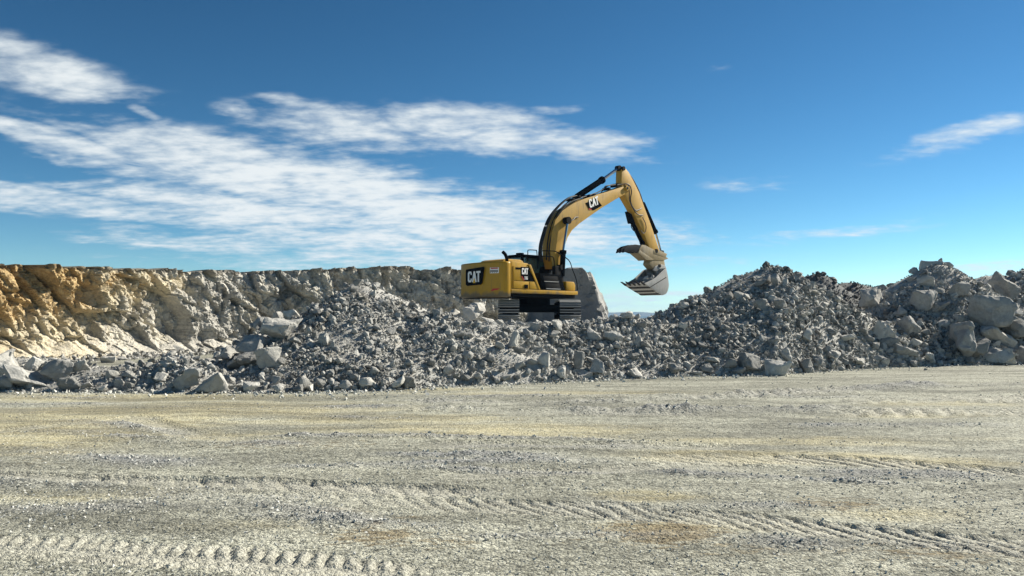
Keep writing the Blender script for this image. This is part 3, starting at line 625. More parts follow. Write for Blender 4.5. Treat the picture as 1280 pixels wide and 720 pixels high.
# picture position, width, height, roll, tone, label, [distance]
B = [
 (6, 457, 44, 40, 8, 'p', 'large whitish boulder cut by the left edge of the picture'),
 (2, 479, 28, 22, 0, 'p', 'squat pale boulder at ground level in the bottom left corner of the rubble'),
 (38, 470, 62, 30, -22, 'g', 'big grey boulder sloping to the right, near the left edge'),
 (43, 456, 30, 17, 20, 'p', 'pale wedge shaped boulder behind the big sloping grey boulder'),
 (72, 463, 34, 25, -10, 'g', 'grey boulder in the windrow, right of the big sloping grey boulder'),
 (101, 458, 24, 15, 8, 'p', 'light grey block lying flat on the left windrow'),
 (86, 480, 34, 16, -5, 'g', 'low grey boulder at the foot of the left windrow'),
 (135, 450, 17, 9, 0, 'p', 'small white block on top of the left windrow'),
 (107, 482, 15, 12, 0, 'g', 'small rounded grey rock at the foot of the left windrow'),
 (130, 485, 12, 9, 0, 'p', 'small pale rock on the gravel edge below the left windrow'),
 (205, 436, 13, 13, 10, 'p', 'leftmost of three pale standing rocks on the windrow crest'),
 (223, 438, 13, 13, -10, 'p', 'middle of three pale standing rocks on the windrow crest'),
 (240, 441, 6, 12, 0, 'p', 'thin upright rock, rightmost of the three on the windrow crest'),
 (203, 472, 22, 12, -8, 'p', 'flat pale rock at the foot of the windrow, left of two big wedge boulders'),
 (237, 474, 44, 22, 22, 'g', 'dark wedge shaped boulder at the foot of the rubble, left of a pale block'),
 (270, 478, 42, 26, 10, 'p', 'big pale angular boulder standing on the gravel, below the cliff shadow'),
 (283, 443, 20, 26, 0, 'g', 'grey pointed boulder at the left foot of the boulder cluster'),
 (313, 433, 36, 24, 12, 'g', 'grey boulder with pale edge in the cluster left of the dark heap'),
 (314, 449, 34, 20, 0, 'g', 'long grey boulder under another one in the cluster left of the dark heap'),
 (337, 444, 30, 30, 10, 'p', 'rounded pale boulder low in the cluster left of the dark heap'),
 (294, 455, 24, 20, 0, 'g', 'shaded grey boulder at the bottom of the boulder cluster'),
 (354, 410, 46, 32, -6, 'p', 'largest boulder of the cluster with a sunlit flat top'),
 (327, 404, 24, 22, 0, 'g', 'brownish grey boulder left of the flat topped boulder'),
 (364, 393, 18, 14, 10, 'p', 'small pale boulder on top of the cluster beside the dark heap'),
 (341, 389, 22, 12, 8, 'p', 'pale slab at the upper end of the boulder cluster'),
 (368, 427, 14, 11, 0, 'g', 'small grey block under the flat topped boulder'),
 (313, 482, 22, 15, 10, 'p', 'pale rock at the foot of the dark heap, leftmost of the row on the gravel'),
 (350, 486, 20, 11, 0, 'p', 'flat pale rock at the gravel edge below the boulder cluster'),
 (345, 476, 14, 12, 0, 'g', 'grey rock just above the gravel below the boulder cluster'),
 (381, 479, 13, 18, 4, 'p', 'upright pale rock at the foot of the dark heap'),
 (390, 485, 12, 11, 0, 'p', 'small pale rock leaning on an upright rock at the dark heap foot'),
 (405, 425, 14, 16, 8, 'p', 'pale rock alone halfway up the dark heap'),
 (430, 482, 20, 13, 8, 'p', 'pale wedge shaped rock on the gravel below the dark heap'),
 (461, 479, 20, 13, -5, 'p', 'blocky pale rock at the foot of the dark heap, right of a wedge shaped one'),
 (495, 477, 20, 13, 12, 'p', 'left one of two touching rocks at the right foot of the dark heap'),
 (511, 478, 20, 15, 0, 'g', 'right one of two touching rocks at the right foot of the dark heap'),
 (472, 410, 14, 10, 0, 'g', 'grey rock in the middle of the dark heap'),
 (640, 425, 17, 24, -25, 'p', 'long pale rock lying down the bank below the left excavator track'),
 (681, 451, 16, 18, 10, 'p', 'pale rock low on the bank below the excavator'),
 (700, 465, 13, 16, -5, 'p', 'white square rock at the foot of the bank below the excavator'),
 (719, 452, 20, 24, -15, 'g', 'grey angular boulder low on the bank, right of a white square rock'),
 (731, 466, 20, 15, 0, 'g', 'rounded grey boulder on the gravel at the foot of the bank'),
 (747, 460, 17, 20, -20, 'g', 'grey boulder leaning right at the foot of the bank'),
 (742, 417, 17, 17, 10, 'g', 'grey boulder high on the bank right of the right excavator track'),
 (766, 421, 26, 14, 0, 'g', 'wide grey boulder on the bank under the excavator bucket'),
 (769, 431, 15, 9, 0, 'p', 'pale flat rock just below the wide boulder on the bank'),
 (798, 427, 14, 13, 0, 'p', 'pale rock near the left foot of the broad rounded heap'),
 (808, 433, 14, 14, 0, 'g', 'grey rock beside a pale one near the left foot of the broad heap'),
 (696, 407, 16, 13, 0, 'p', 'pale rock on the bank edge in front of the right excavator track'),
 (669, 408, 14, 10, 0, 'g', 'grey rock on the bank edge between the excavator tracks'),
 (796, 466, 20, 13, 0, 'p', 'brownish pale boulder on the gravel left of the broad rounded heap'),
 (843, 461, 18, 14, 0, 'g', 'grey boulder sunk at the left foot of the broad rounded heap'),
 (891, 448, 17, 13, 0, 'p', 'warm brownish rock low on the broad rounded heap'),
 (912, 455, 16, 15, 0, 'g', 'grey boulder beside a brownish rock at the broad heap foot'),
 (884, 460, 17, 12, 0, 'g', 'grey boulder on the ground under the brownish rock of the broad heap'),
 (871, 466, 14, 10, 0, 'p', 'pale tilted rock on the gravel at the left foot of the broad heap'),
 (853, 408, 13, 10, 0, 'p', 'pale rock on the left flank of the broad rounded heap'),
 (855, 382, 11, 8, 0, 'p', 'small pale rock at the left skyline of the broad rounded heap'),
 (958, 348, 12, 11, 0, 'g', 'left one of two grey rocks near the top of the broad heap'),
 (969, 349, 11, 14, 10, 'g', 'right one of two grey rocks near the top of the broad heap'),
 (953, 384, 25, 16, 0, 'g', 'left one of two boulders in the middle of the broad heap'),
 (975, 381, 20, 16, 0, 'g', 'right one of two boulders in the middle of the broad heap'),
 (968, 457, 33, 24, 0, 'p', 'pale rounded boulder at the foot of the broad heap, on the gravel'),
 (938, 453, 30, 22, -8, 'g', 'grey boulder at the foot of the broad heap, left of the pale rounded one'),
 (924, 464, 17, 11, 0, 'g', 'small block on the gravel at the foot of the broad heap'),
 (1007, 419, 15, 15, 15, 'p', 'pale angular rock on the right half of the broad heap'),
 (1059, 424, 16, 14, 0, 'p', 'pale rock in the hollow between the two right heaps'),
 (1035, 436, 14, 13, 0, 'g', 'grey rock in the hollow between the two right heaps'),
 (1021, 452, 17, 15, 15, 'g', 'tilted grey rock at the right foot of the broad heap'),
 (1006, 458, 19, 19, 25, 'g', 'pointed grey boulder at the right foot of the broad heap'),
 (1042, 447, 20, 20, 0, 'g', 'dark boulder at the ground in the hollow between the right heaps'),
 (1072, 447, 24, 17, 0, 'p', 'pale boulder at the ground in the hollow between the right heaps'),
 (981, 441, 24, 14, -15, 'g', 'long slanting boulder just above the pale rounded one of the broad heap'),
 (1090, 372, 27, 24, 5, 'p', 'square boulder on the left shoulder of the tall pointed heap'),
 (1149, 377, 34, 26, 0, 'g', 'large rounded boulder in the upper half of the tall pointed heap'),
 (1105, 414, 33, 25, 0, 'p', 'large smooth boulder low on the left side of the tall pointed heap'),
 (1111, 427, 24, 14, 0, 'g', 'flat boulder directly under the large smooth one of the tall heap'),
 (1127, 389, 16, 15, 0, 'g', 'grey boulder below left of the large rounded one of the tall heap'),
 (1139, 408, 22, 27, 15, 'g', 'upright boulder in the middle of the tall pointed heap'),
 (1130, 438, 31, 19, -12, 'g', 'wide angular boulder near the ground of the tall pointed heap'),
 (1143, 428, 20, 10, 0, 'p', 'flat pale rock above the wide angular boulder of the tall heap'),
 (1160, 448, 18, 14, 0, 'p', 'pale block on the gravel in front of the tall pointed heap'),
 (1176, 437, 11, 14, 0, 'g', 'small upright rock near the ground of the tall pointed heap'),
 (1201, 424, 30, 42, 8, 'g', 'tall dark slab left of the biggest boulder on the right'),
 (1236, 394, 58, 46, -8, 'g', 'biggest boulder on the right, a leaning block with sunlit top'),
 (1221, 437, 24, 32, 0, 'g', 'dark upright boulder under the biggest boulder on the right'),
 (1248, 423, 40, 22, -15, 'p', 'pale topped boulder under the biggest boulder on the right'),
 (1247, 445, 38, 24, 0, 'p', 'rounded brownish boulder on the gravel under the biggest boulder'),
 (1272, 411, 32, 30, 0, 'g', 'grey boulder at the right edge beside the biggest boulder'),
 (1279, 444, 20, 24, 0, 'g', 'dark boulder on the gravel at the right edge'),
 (1258, 362, 46, 34, -28, 'g', 'big slanting slab near the skyline at the right edge', 34.8),
 (1167, 335, 30, 18, -12, 'p', 'pale rounded boulder on the summit of the tall pointed heap', 34.4),
 (1142, 338, 11, 8, 0, 'p', 'small rock alone on the left skyline of the tall pointed heap', 34.6),
 (1183, 333, 15, 10, -15, 'g', 'grey rock right of the pale summit boulder of the tall heap', 34.7),
 (1176, 328, 4, 10, 5, 'g', 'thin upright stone on the very summit of the tall heap', 34.7),
 (1195, 361, 26, 20, 0, 'g', 'dark boulder below the summit on the right of the tall heap'),
 (1163, 353, 26, 15, -8, 'p', 'flat pale boulder just below the summit of the tall heap'),
 (1183, 384, 28, 14, 0, 'g', 'low grey slab in the middle right of the tall pointed heap'),
 (1203, 346, 34, 9, -35, 'g', 'long slab lying down the right skyline of the tall heap', 34.6),
 (1264, 342, 10, 8, 0, 'g', 'small dark rock on the skyline above the slanting slab', 37.2),
 (1277, 347, 16, 12, 0, 'g', 'dark rock on the skyline at the right edge', 37.0),
 (1268, 390, 18, 10, 0, 'p', 'pale rock behind the biggest boulder at the right edge'),
 (1040, 351, 12, 9, 0, 'g', 'dark rock on the top of the dark rear heap', 36.3),
 (1066, 426, 8, 9, 0, 'g', 'small rock in the hollow right of a pale one'),
 (610, 399, 16, 12, 0, 'p', 'pale rock on the bank edge left of the excavator tracks'),
 (545, 392, 14, 10, 0, 'g', 'grey rock on the crest between the dark heap and the excavator'),
 (592, 384, 26, 26, 10, 'p', 'pale sunlit boulder under the excavator counterweight, before the cliff', 42.5),
 (568, 388, 20, 16, -8, 'p', 'low pale boulder behind the bank, left of the one under the counterweight', 42.5),
 (584, 444, 14, 11, 0, 'p', 'pale rock in the middle of the slope left of the excavator'),
 (560, 462, 15, 12, 0, 'g', 'grey rock low on the slope left of the excavator'),
 (650, 458, 12, 10, 0, 'p', 'small pale rock low on the bank below the left excavator track'),
]
boulder_xy = []; NICK = []; USED = set()
def put_boulder(px, py, w, h, roll, tone, label, d=None, seed=0, name='boulder', cat='boulder', group='boulders in the rubble', me=None):
    dd_ = d or hit(px, py+.38*h) or hit(px, py+.6*h) or sky_d(px)
    W, Hh = w*dd_/1000*1.2, h*dd_/1000*1.22
    dep = (W*.5+Hh*.5)*(.85+.3*random.random())
    yc = dd_+dep*(.25 if d else .06)
    zc = gz(py, yc); zt = float(H(np.array([gx(px, yc)]), np.array([yc]))[0][0]); zc = min(zc, max(zt, 0)+Hh*(.40 if d else .62))
    if me is None: me = boulder_mesh('boulder', seed, (W, dep, Hh), 9+seed % 5, 5.0, 3 if w > 23 else 2, .05 if w > 23 else .04)
    o = link(name, me, M['pale_boulder' if tone == 'p' else 'boulder'])
    o.location = (gx(px, yc), yc, zc); o.rotation_euler = (0, math.radians(-roll), 0)
    tag(o, label, cat, group); boulder_xy.append((px, py, w)); NICK.append((px, py, label)); USED.add(label)
    return o
for i, a in enumerate(B): put_boulder(*a[:7], a[7] if len(a) > 7 else None, seed=500+i)

def place_label(px, py, what):
    cand = sorted(NICK, key=lambda q_: math.hypot(q_[0]-px, 1.3*(q_[1]-py)))
    weak = {'the', 'of', 'a', 'and', 'on', 'in', 'at', 'with', 'low', 'left', 'one', 'right', 'below', 'near', 'an', 'its', 'beside', 'between', 'two', 'by', 'under', 'tall',
            'dark', 'broad', 'rounded', 'pointed', 'just', 'big', 'lying', 'above', 'high', 'before', 'behind', 'down', 'from', 'over', 'halfway', 'standing', 'leaning', 'lower', 'upper', 'yellow', 'biggest', 'left', 'large'}
    for nr in ('', 'a bit ', 'some way '):
        for bx_, by_, lab in cand[:16]:
            an = math.degrees(math.atan2(by_-py, px-bx_)); dist = math.hypot(bx_-px, by_-py)
            dr_ = ['right of', 'above right of', 'above', 'above left of', 'left of', 'below left of', 'below', 'below right of'][int(((an+22.5) % 360)//45)]
            l_ = (what+' '+nr+dr_+' the').split()
            tail = lab.replace(',', '').split()[:16-len(l_)]
            while tail[-1] in weak: tail = tail[:-1]
            t_ = ' '.join(tail)
            if sum(q_[2].replace(',', '').startswith(t_) for q_ in NICK) > 1: continue
            s_ = ' '.join(l_)+' '+t_
            if s_ not in USED: USED.add(s_); return s_
    return what+' lying loose in the rubble'
# the many middling rocks: one kind per heap
BASE = [boulder_mesh('rock', 700+i, (1.0, .9, .72), 12+i % 5, 3.6, 1, .05) for i in range(16)]
for bm_ in BASE: bm_.materials.append(M['boulder'])
BASEP = [m_.copy() for m_ in BASE[:10]]
for bm_ in BASEP: bm_.materials.clear(); bm_.materials.append(M['pale_boulder'])
GEN = {0: ('rock', 'fist to head sized pale rock lying in the low windrow under the ochre cliff', 22),
       1: ('rock', 'middling grey rock lying in the dark heap left of the excavator', 34),
       2: ('rock', 'middling pale rock lying in the flat topped bank below the excavator', 52),
       3: ('rock', 'middling grey rock lying in the broad rounded heap', 44),
       5: ('rock', 'middling grey rock lying in the tall pointed heap at the right', 34)}
r2 = np.random.default_rng(77)
for own, (nm, lab, cnt) in GEN.items():
    done = 0
    while done < cnt:
        P_ = sample_piles(400, r2, .3)
        P_ = P_[P_[:, 3] == own]
        for x, y, z, _ in P_:
            if done >= cnt: break
            px, py = 640+1000*x/y, HOR-1000*(z-EYE)/y
            if not (-10 < px < 1290) or any(abs(px-a)+abs(py-b_) < .5*w_+8 for a, b_, w_ in boulder_xy): continue
            if py < 404 and own == 2 and 600 < px < 740: continue
            s_m = r2.uniform(.26, .44)*y/27; pale = r2.random() < (.45 if own in (0, 2) else .25)
            o = link(nm, (BASEP[r2.integers(0, 10)] if pale else BASE[r2.integers(0, 16)]))
            o.location = (x, y, z+s_m*.16); o.scale = (s_m*r2.uniform(.9, 1.25), s_m, s_m*r2.uniform(.8, 1.15))
            o.rotation_euler = (r2.uniform(-.5, .5), r2.uniform(-.5, .5), r2.uniform(0, 6.28))
            tag(o, place_label(px, py, 'pale rock' if pale else 'grey rock'), 'rock', 'middling rocks in heap %s' % ['one', 'two', 'three', 'four', 'five', 'six', 'seven'][own]); boulder_xy.append((px, py, 10)); done += 1

# the big slab of unbroken rock behind the excavator
def slab(name, pts, d0, thick, shift, mat, label, seed):
    bm = bmesh.new(); fr = []; bk = []
    for (px, py) in pts:
        fr.append(bm.verts.new((gx(px, d0), d0, gz(py, d0)))); bk.append(bm.verts.new((gx(px, d0)+shift, d0+thick, gz(py, d0)-.1)))
    bm.faces.new(fr); bm.faces.new(bk[::-1])
    for i in range(len(pts)): j = (i+1) % len(pts); bm.faces.new((fr[i], bk[i], bk[j], fr[j]))
    bmesh.ops.recalc_face_normals(bm, faces=bm.faces)
    bmesh.ops.bevel(bm, geom=list(bm.edges), offset=.05, segments=1, affect='EDGES')
    bmesh.ops.triangulate(bm, faces=bm.faces)
    for _ in range(4):
        ed = [e for e in bm.edges if e.calc_length() > .22]
        if ed: bmesh.ops.subdivide_edges(bm, edges=ed, cuts=1)
        bmesh.ops.triangulate(bm, faces=bm.faces)
    bm.normal_update()
    co = np.array([v.co[:] for v in bm.verts]); no = np.array([v.normal[:] for v in bm.verts])
    vb, eb = blocks(co[:, 0]*.8, co[:, 1]*.8, co[:, 2]*.8, seed)
    co += no*(.26*vb+.05*fbm(co[:, 0]*.9, co[:, 1]*.9, co[:, 2]*.9, 4, seed)+.05*fbm(co[:, 0]*4, co[:, 1]*4, co[:, 2]*4, 3, seed+9))[:, None]
    org = co.mean(0); org[2] = co[:, 2].min()
    for v, c_ in zip(bm.verts, co-org): v.co = c_
    me = bpy.data.meshes.new(name); bm.to_mesh(me); bm.free()
    me.polygons.foreach_set('use_smooth', np.ones(len(me.polygons), bool)); me.set_sharp_from_angle(angle=math.radians(18))
    o = link(name, me, mat); o.location = org
    return tag(o, label, 'boulder')
slab('boulder', [(652, 408), (668, 372), (688, 340), (712, 335), (733, 337), (744, 362), (756, 398), (758, 408)], 42.6, 2.6, .56, M['slab_rock'],
     'huge grey slab standing behind the excavator with a sunlit right edge', 41)
# ------------------------------------------------------------------ excavator
def paint(name, col, dusty, dust_amt, rough=.42, top=None, grime=0):
    m, nt, b = new_mat(name, rough); P = nt.node('ShaderNodeTexCoord').outputs['Object']
    n = nt.noise(P, 1.6, 6, .62); n2 = nt.noise(P, 14, 5, .65)
    up = nt.sep(nt.node('ShaderNodeNewGeometry').outputs['Normal'])[2]
    f = nt.m('ADD', nt.m('ADD', nt.m('MULTIPLY', n, .8), nt.m('MULTIPLY', n2, .35)), nt.m('MULTIPLY', nt.m('MAXIMUM', up, 0.0), .25))
    f = nt.ss(f, .80-dust_amt*.6, 1.10-dust_amt*.3)
    c = nt.mix(f, col, dusty)
    if grime: c = nt.mix(nt.ss(nt.noise(nt.vm('MULTIPLY', P, (5, 5, .9)), 1.3, 6, .68), .50, .72, 0, grime), c, (.075, .058, .035))
    if top: c = nt.mix(nt.m('MULTIPLY', nt.ss(nt.m('ADD', nt.sep(P)[2], nt.m('MULTIPLY', n, -.5)), top[0], top[1], 1.0, 0.0), .85), c, (.09, .082, .065))
    nt.l.new(c, b.inputs['Base Color']); nt.put(b.inputs['Roughness'], nt.m('ADD', nt.m('MULTIPLY', f, .4), rough))
    nt.l.new(nt.bump(nt.m('ADD', n2, n), .12, .02), b.inputs['Normal'])
    return m
M['yellow'] = paint('worn yellow paint', (.40, .225, .010), (.34, .25, .10), .18, .38, (.93, 1.12), .45)
M['boom_yellow'] = paint('dusty yellow boom paint', (.42, .245, .034), (.36, .262, .115), .30, .5, None, .5)
M['black'] = paint('black panel', (.008, .009, .010), (.014, .014, .014), .04, .62)
M['black'].node_tree.nodes['Principled BSDF'].inputs['Specular IOR Level'].default_value = 0.0
M['steel'] = paint('dark track steel', (.27, .27, .262), (.50, .49, .465), .45, .55)
M['under'] = paint('grimy undercarriage', (.012, .012, .012), (.034, .032, .03), .10, .7)
M['under'].node_tree.nodes['Principled BSDF'].inputs['Specular IOR Level'].default_value = .05
M['hose'] = paint('rubber hose', (.014, .014, .014), (.05, .05, .05), .1, .6)
M['bucket'] = paint('scuffed bucket steel', (.26, .26, .25), (.50, .49, .46), .40, .5, None, .35)
M['claw'] = paint('dark worn claw', (.02, .02, .021), (.07, .068, .064), .12, .5)
M['thumb'] = paint('dusty tan thumb', (.24, .185, .095), (.30, .28, .23), .45, .6, None, .6)
M['claw'].node_tree.nodes['Principled BSDF'].inputs['Specular IOR Level'].default_value = .05
M['white'] = paint('white lettering', (.80, .80, .78), (.6, .58, .52), .05, .5)
M['logo_yellow'] = paint('yellow print', (.75, .42, .02), (.6, .4, .1), .05, .5)
M['red'] = paint('red print', (.45, .03, .025), (.4, .1, .08), .05, .5)
m, nt, b = new_mat('chromed rod', .18); b.inputs['Base Color'].default_value = (.35, .36, .37, 1); b.inputs['Metallic'].default_value = 1; M['rod'] = m
m, nt, b = new_mat('tinted cab glass', .05); b.inputs['Base Color'].default_value = (.16, .24, .22, 1); b.inputs['Specular IOR Level'].default_value = .7
b.inputs['Transmission Weight'].default_value = .55; M['glass'] = m

TH = math.radians(43); CT, ST = math.cos(TH), math.sin(TH)
XC, YC, ZB = 1.04, 37.0, 1.52
exc = bpy.data.objects.new('excavator', None); COL.objects.link(exc); exc.location = (XC, YC, ZB)
tag(exc, 'yellow crawler excavator with black logo panels, lifting a loaded bucket', 'excavator')
def Lp(f, r, z): return (f*CT+r*ST, f*ST-r*CT, z)
def U(px, py, r):
    """picture point -> (f, z) on the machine's own side plane at lateral offset r"""
    k = (px-640)/1000.0; f = (k*(YC-r*CT)-XC-r*ST)/(CT-k*ST); y = YC+f*ST-r*CT
    return f, gz(py, y)-ZB
z3 = lambda X, Y: (660+X/6.547, 200+Y/6.547)
z8 = lambda X, Y: (740+X/6.545, 280+Y/6.545)
z2 = lambda X, Y: (565+X/6.544, 300+Y/6.544)
class MB:
    def __init__(s): s.v = []; s.f = []
    def add(s, V, F):
        b_ = len(s.v); s.v += [tuple(v) for v in V]; s.f += [tuple(i+b_ for i in f) for f in F]; return s
    def prism(s, A, Bv):
        n = len(A); s.add(list(A)+list(Bv), [tuple(range(n)), tuple(range(2*n-1, n-1, -1))]+[(i, i+n, (i+1) % n+n, (i+1) % n) for i in range(n)]); return s
    def side(s, fz, r0, r1): return s.prism([Lp(f, r0, z) for f, z in fz], [Lp(f, r1, z) for f, z in fz])
    def boxf(s, f0, f1, r0, r1, z0, z1): return s.side([(f0, z0), (f1, z0), (f1, z1), (f0, z1)], r0, r1)
    def box(s, x0, x1, y0, y1, z0, z1): return s.prism([(x0, y0, z0), (x1, y0, z0), (x1, y1, z0), (x0, y1, z0)], [(x0, y0, z1), (x1, y0, z1), (x1, y1, z1), (x0, y1, z1)])
    def plan(s, fr, z0, z1): return s.prism([Lp(f, r, z0) for f, r in fr], [Lp(f, r, z1) for f, r in fr])
    def tube(s, pts, rad, n=7):
        pts = [Vector(p) for p in pts]; rings = []; rads = rad if isinstance(rad, (list, tuple)) else [rad]*len(pts)
        for i, p in enumerate(pts):
            d = (pts[min(i+1, len(pts)-1)]-pts[max(i-1, 0)]).normalized()
            a = d.cross(Vector((0, 0, 1)) if abs(d.z) < .9 else Vector((1, 0, 0))).normalized(); b_ = d.cross(a)
            rings.append([p+rads[i]*(a*math.cos(2*math.pi*k/n)+b_*math.sin(2*math.pi*k/n)) for k in range(n)])
        V = [v for R in rings for v in R]; F = []
        for i in range(len(pts)-1):
            for k in range(n): F.append((i*n+k, i*n+(k+1) % n, (i+1)*n+(k+1) % n, (i+1)*n+k))
        F += [tuple(range(n-1, -1, -1)), tuple(range((len(pts)-1)*n, len(pts)*n))]
        return s.add(V, F)
    def build(s, name, mat, parent, bevel=0, smooth=None, seg=2):
        me = bpy.data.meshes.new(name); me.from_pydata(s.v, [], s.f); me.update()
        bm = bmesh.new(); bm.from_mesh(me); bmesh.ops.recalc_face_normals(bm, faces=bm.faces)
        if bevel: bmesh.ops.bevel(bm, geom=[e for e in bm.edges if len(e.link_faces) == 2 and e.calc_face_angle(0) > .5], offset=bevel, segments=seg, profile=.6, affect='EDGES', clamp_overlap=True)
        bm.to_mesh(me); bm.free()
        me.polygons.foreach_set('use_smooth', np.ones(len(me.polygons), bool)); me.set_sharp_from_angle(angle=math.radians(smooth or 35))
        return link(name, me, mat, parent)
def curve(pts, n=6):
    """Catmull-Rom through 3D points"""
    P = [Vector(p) for p in pts]; P = [P[0]*2-P[1]]+P+[P[-1]*2-P[-2]]; out = []
    for i in range(1, len(P)-2):
        for k in range(n):
            t = k/n; a, b_, c_, d = P[i-1:i+3]
            out.append(.5*((2*b_)+(c_-a)*t+(2*a-5*b_+4*c_-d)*t*t+(3*b_-a-3*c_+d)*t**3))
    return out+[P[-2]]

# --- undercarriage: tracks run straight at the viewer
OX, HG, SW = .155, 1.335, .92
R_, ZC_, YL = .40, .505, 1.92
per = 4*YL+2*math.pi*R_; NSH = 46
def loop(s):
    s %= per
    if s < 2*YL: return -YL+s, ZC_+R_, 0.0
    s -= 2*YL
    if s < math.pi*R_: a = s/R_; return YL+R_*math.sin(a), ZC_+R_*math.cos(a), a
    s -= math.pi*R_
    if s < 2*YL: return YL-s, ZC_-R_, math.pi
    s -= 2*YL; a = s/R_+math.pi
    return -YL+R_*math.sin(a), ZC_+R_*math.cos(a), a
shoe = MB().box(-SW/2, SW/2, -.1, .1, 0, .03)
for yy in (-.055, .055): shoe.box(-SW/2+.004, SW/2-.004, yy-.022, yy+.022, .028, .10)
shoe.box(-.14, .14, -.09, .09, -.09, -.002)
shoe_me = None
for sx in (-1, 1):
    tr = MB().box(-.19, .19, -1.75, 1.75, .30, .70).box(-.30, .30, -.5, .5, .34, .66).build('track', M['under'], exc, .03)
    tr.location = (OX+sx*HG, 0, 0)
    for i in range(NSH):
        y, z, a = loop(i*per/NSH+.03)
        if shoe_me is None: 
            o = shoe.build('track_shoe', M['under'], tr, 0); shoe_me = o.data; shoe_me.materials.append(M['steel'])
            for p_ in shoe_me.polygons: p_.material_index = 1 if p_.center.z > .05 else 0
        else: o = link('track_shoe', shoe_me, None, tr)
        o.location = (0, y, z); o.rotation_euler = (-a, 0, 0)
    for yy, nm in ((-YL, 'idler_wheel'), (YL, 'drive_sprocket')):
        o = MB().tube([(-.16, 0, 0), (-.15, 0, 0), (.15, 0, 0), (.16, 0, 0)], [.26, .31, .31, .26], 20).build(nm, M['under'], tr); o.location = (0, yy, ZC_)
    for k_ in range(7):
        o = MB().tube([(-.2, 0, 0), (.2, 0, 0)], .12, 12).build('track_roller', M['under'], tr); o.location = (0, -1.45+k_*.483, .24)
MB().box(OX-.95, OX+.95, -.85, .85, .46, .80).box(OX-1.16, OX-.9, -1.05, 1.05, .36, .72).box(OX+.9, OX+1.16, -1.05, 1.05, .36, .72).build('car_body', M['under'], exc, .05)
MB().tube([(0, 0, .78), (0, 0, 1.13)], .72, 28).build('slewing_ring', M['under'], exc)
MB().side([(-2.9, 1.10), (1.3, 1.10), (1.3, 1.26), (-2.9, 1.26)], -1.30, 1.36).build('main_frame', M['under'], exc, .03)
# --- counterweight
rr = np.linspace(-1.36, 1.36, 23)
fr = [(-2.86, -1.49), (-3.06, -1.49), (-3.17, -1.455)]+[(-math.sqrt(3.54**2-x*x), x) for x in rr]+[(-3.17, 1.455), (-3.06, 1.49), (-2.86, 1.49)]
cw = MB().plan(fr, 1.07, 2.60).build('counterweight', M['yellow'], exc, .085, 40, 3)
MB().plan([(f*.97+.0, r_*.97) for f, r_ in fr], 1.045, 1.075).build('bottom_plate', M['under'], cw)
def poly_on(org, ux, uy, nrm, polys, depth):
    """flat print built as thin raised pieces: polys in (u, v)"""
    mb = MB(); org, ux, uy, nrm = map(Vector, (org, ux, uy, nrm))
    for p in polys: mb.prism([org+ux*a+uy*b_ for a, b_ in p], [org+ux*a+uy*b_+nrm*depth for a, b_ in p])
    return mb
C_ = [(.62, .68), (.44, .68), (.44, .78), (.40, .82), (.28, .82), (.22, .76), (.22, .24), (.28, .18), (.40, .18), (.44, .22), (.44, .34), (.62, .34), (.62, .16), (.50, 0), (.14, 0), (0, .14), (0, .86), (.14, 1), (.50, 1), (.62, .86)]
A_ = [(.66, 0), (.92, 1), (1.16, 1), (1.42, 0), (1.22, 0), (1.04, .40), (.86, 0)]
T_2 = [(1.36, 1), (1.36, .82), (1.58, .82), (1.58, 0), (1.80, 0), (1.80, .82), (2.02, .82), (2.02, 1)]
TRI = [(.83, -.02), (1.25, -.02), (1.04, .46)]
SEG = {'3': [(0, 1, .6, .84), (0, .58, .6, .42), (0, .16, .6, 0), (.42, 1, .6, 0)], '6': [(0, 1, .6, .84), (0, .58, .6, .42), (0, .16, .6, 0), (0, 1, .18, 0), (.42, .58, .6, 0)]}
def digits(txt, x0, y0, h, asp=.9):
    out = []
    for i, ch in enumerate(txt):
        for (a, t, c_, b_) in SEG[ch]: o_ = x0+i*h*asp*.78; out.append([(o_+a*h*asp, y0+b_*h), (o_+c_*h*asp, y0+b_*h), (o_+c_*h*asp, y0+t*h), (o_+a*h*asp, y0+t*h)])
    return out
def scalep(polys, s, ox, oy, sx=1.0): return [[(ox+a*s*sx, oy+b_*s) for a, b_ in p] for p in polys]
# rear logo; u runs along +r (to the right in view)
e_r = Vector(Lp(0, 1, 0)); e_f = Vector(Lp(1, 0, 0)); e_z = Vector((0, 0, 1))
o0 = Vector(Lp(-3.56, 0, 0))
lp = poly_on(o0+e_z*1.60, e_r, e_z, -e_f, [[(-.66, .06), (-.56, 0), (.34, .03), (.44, .12), (.56, .74), (.52, .79), (-.62, .72), (-.66, .66)]], .02).build('logo_panel', M['black'], cw)
lp.location = (0, 0, 0)
o1 = o0-e_f*.022+e_z*1.75
poly_on(o1, e_r, e_z, -e_f, scalep([C_, A_, T_2], .47, -.50, .0, .88), .008).build('logo_letter', M['white'], cw)
poly_on(o1-e_f*.009, e_r, e_z, -e_f, scalep([TRI], .47, -.50, -.03, .88), .008).build('logo_triangle', M['logo_yellow'], cw)
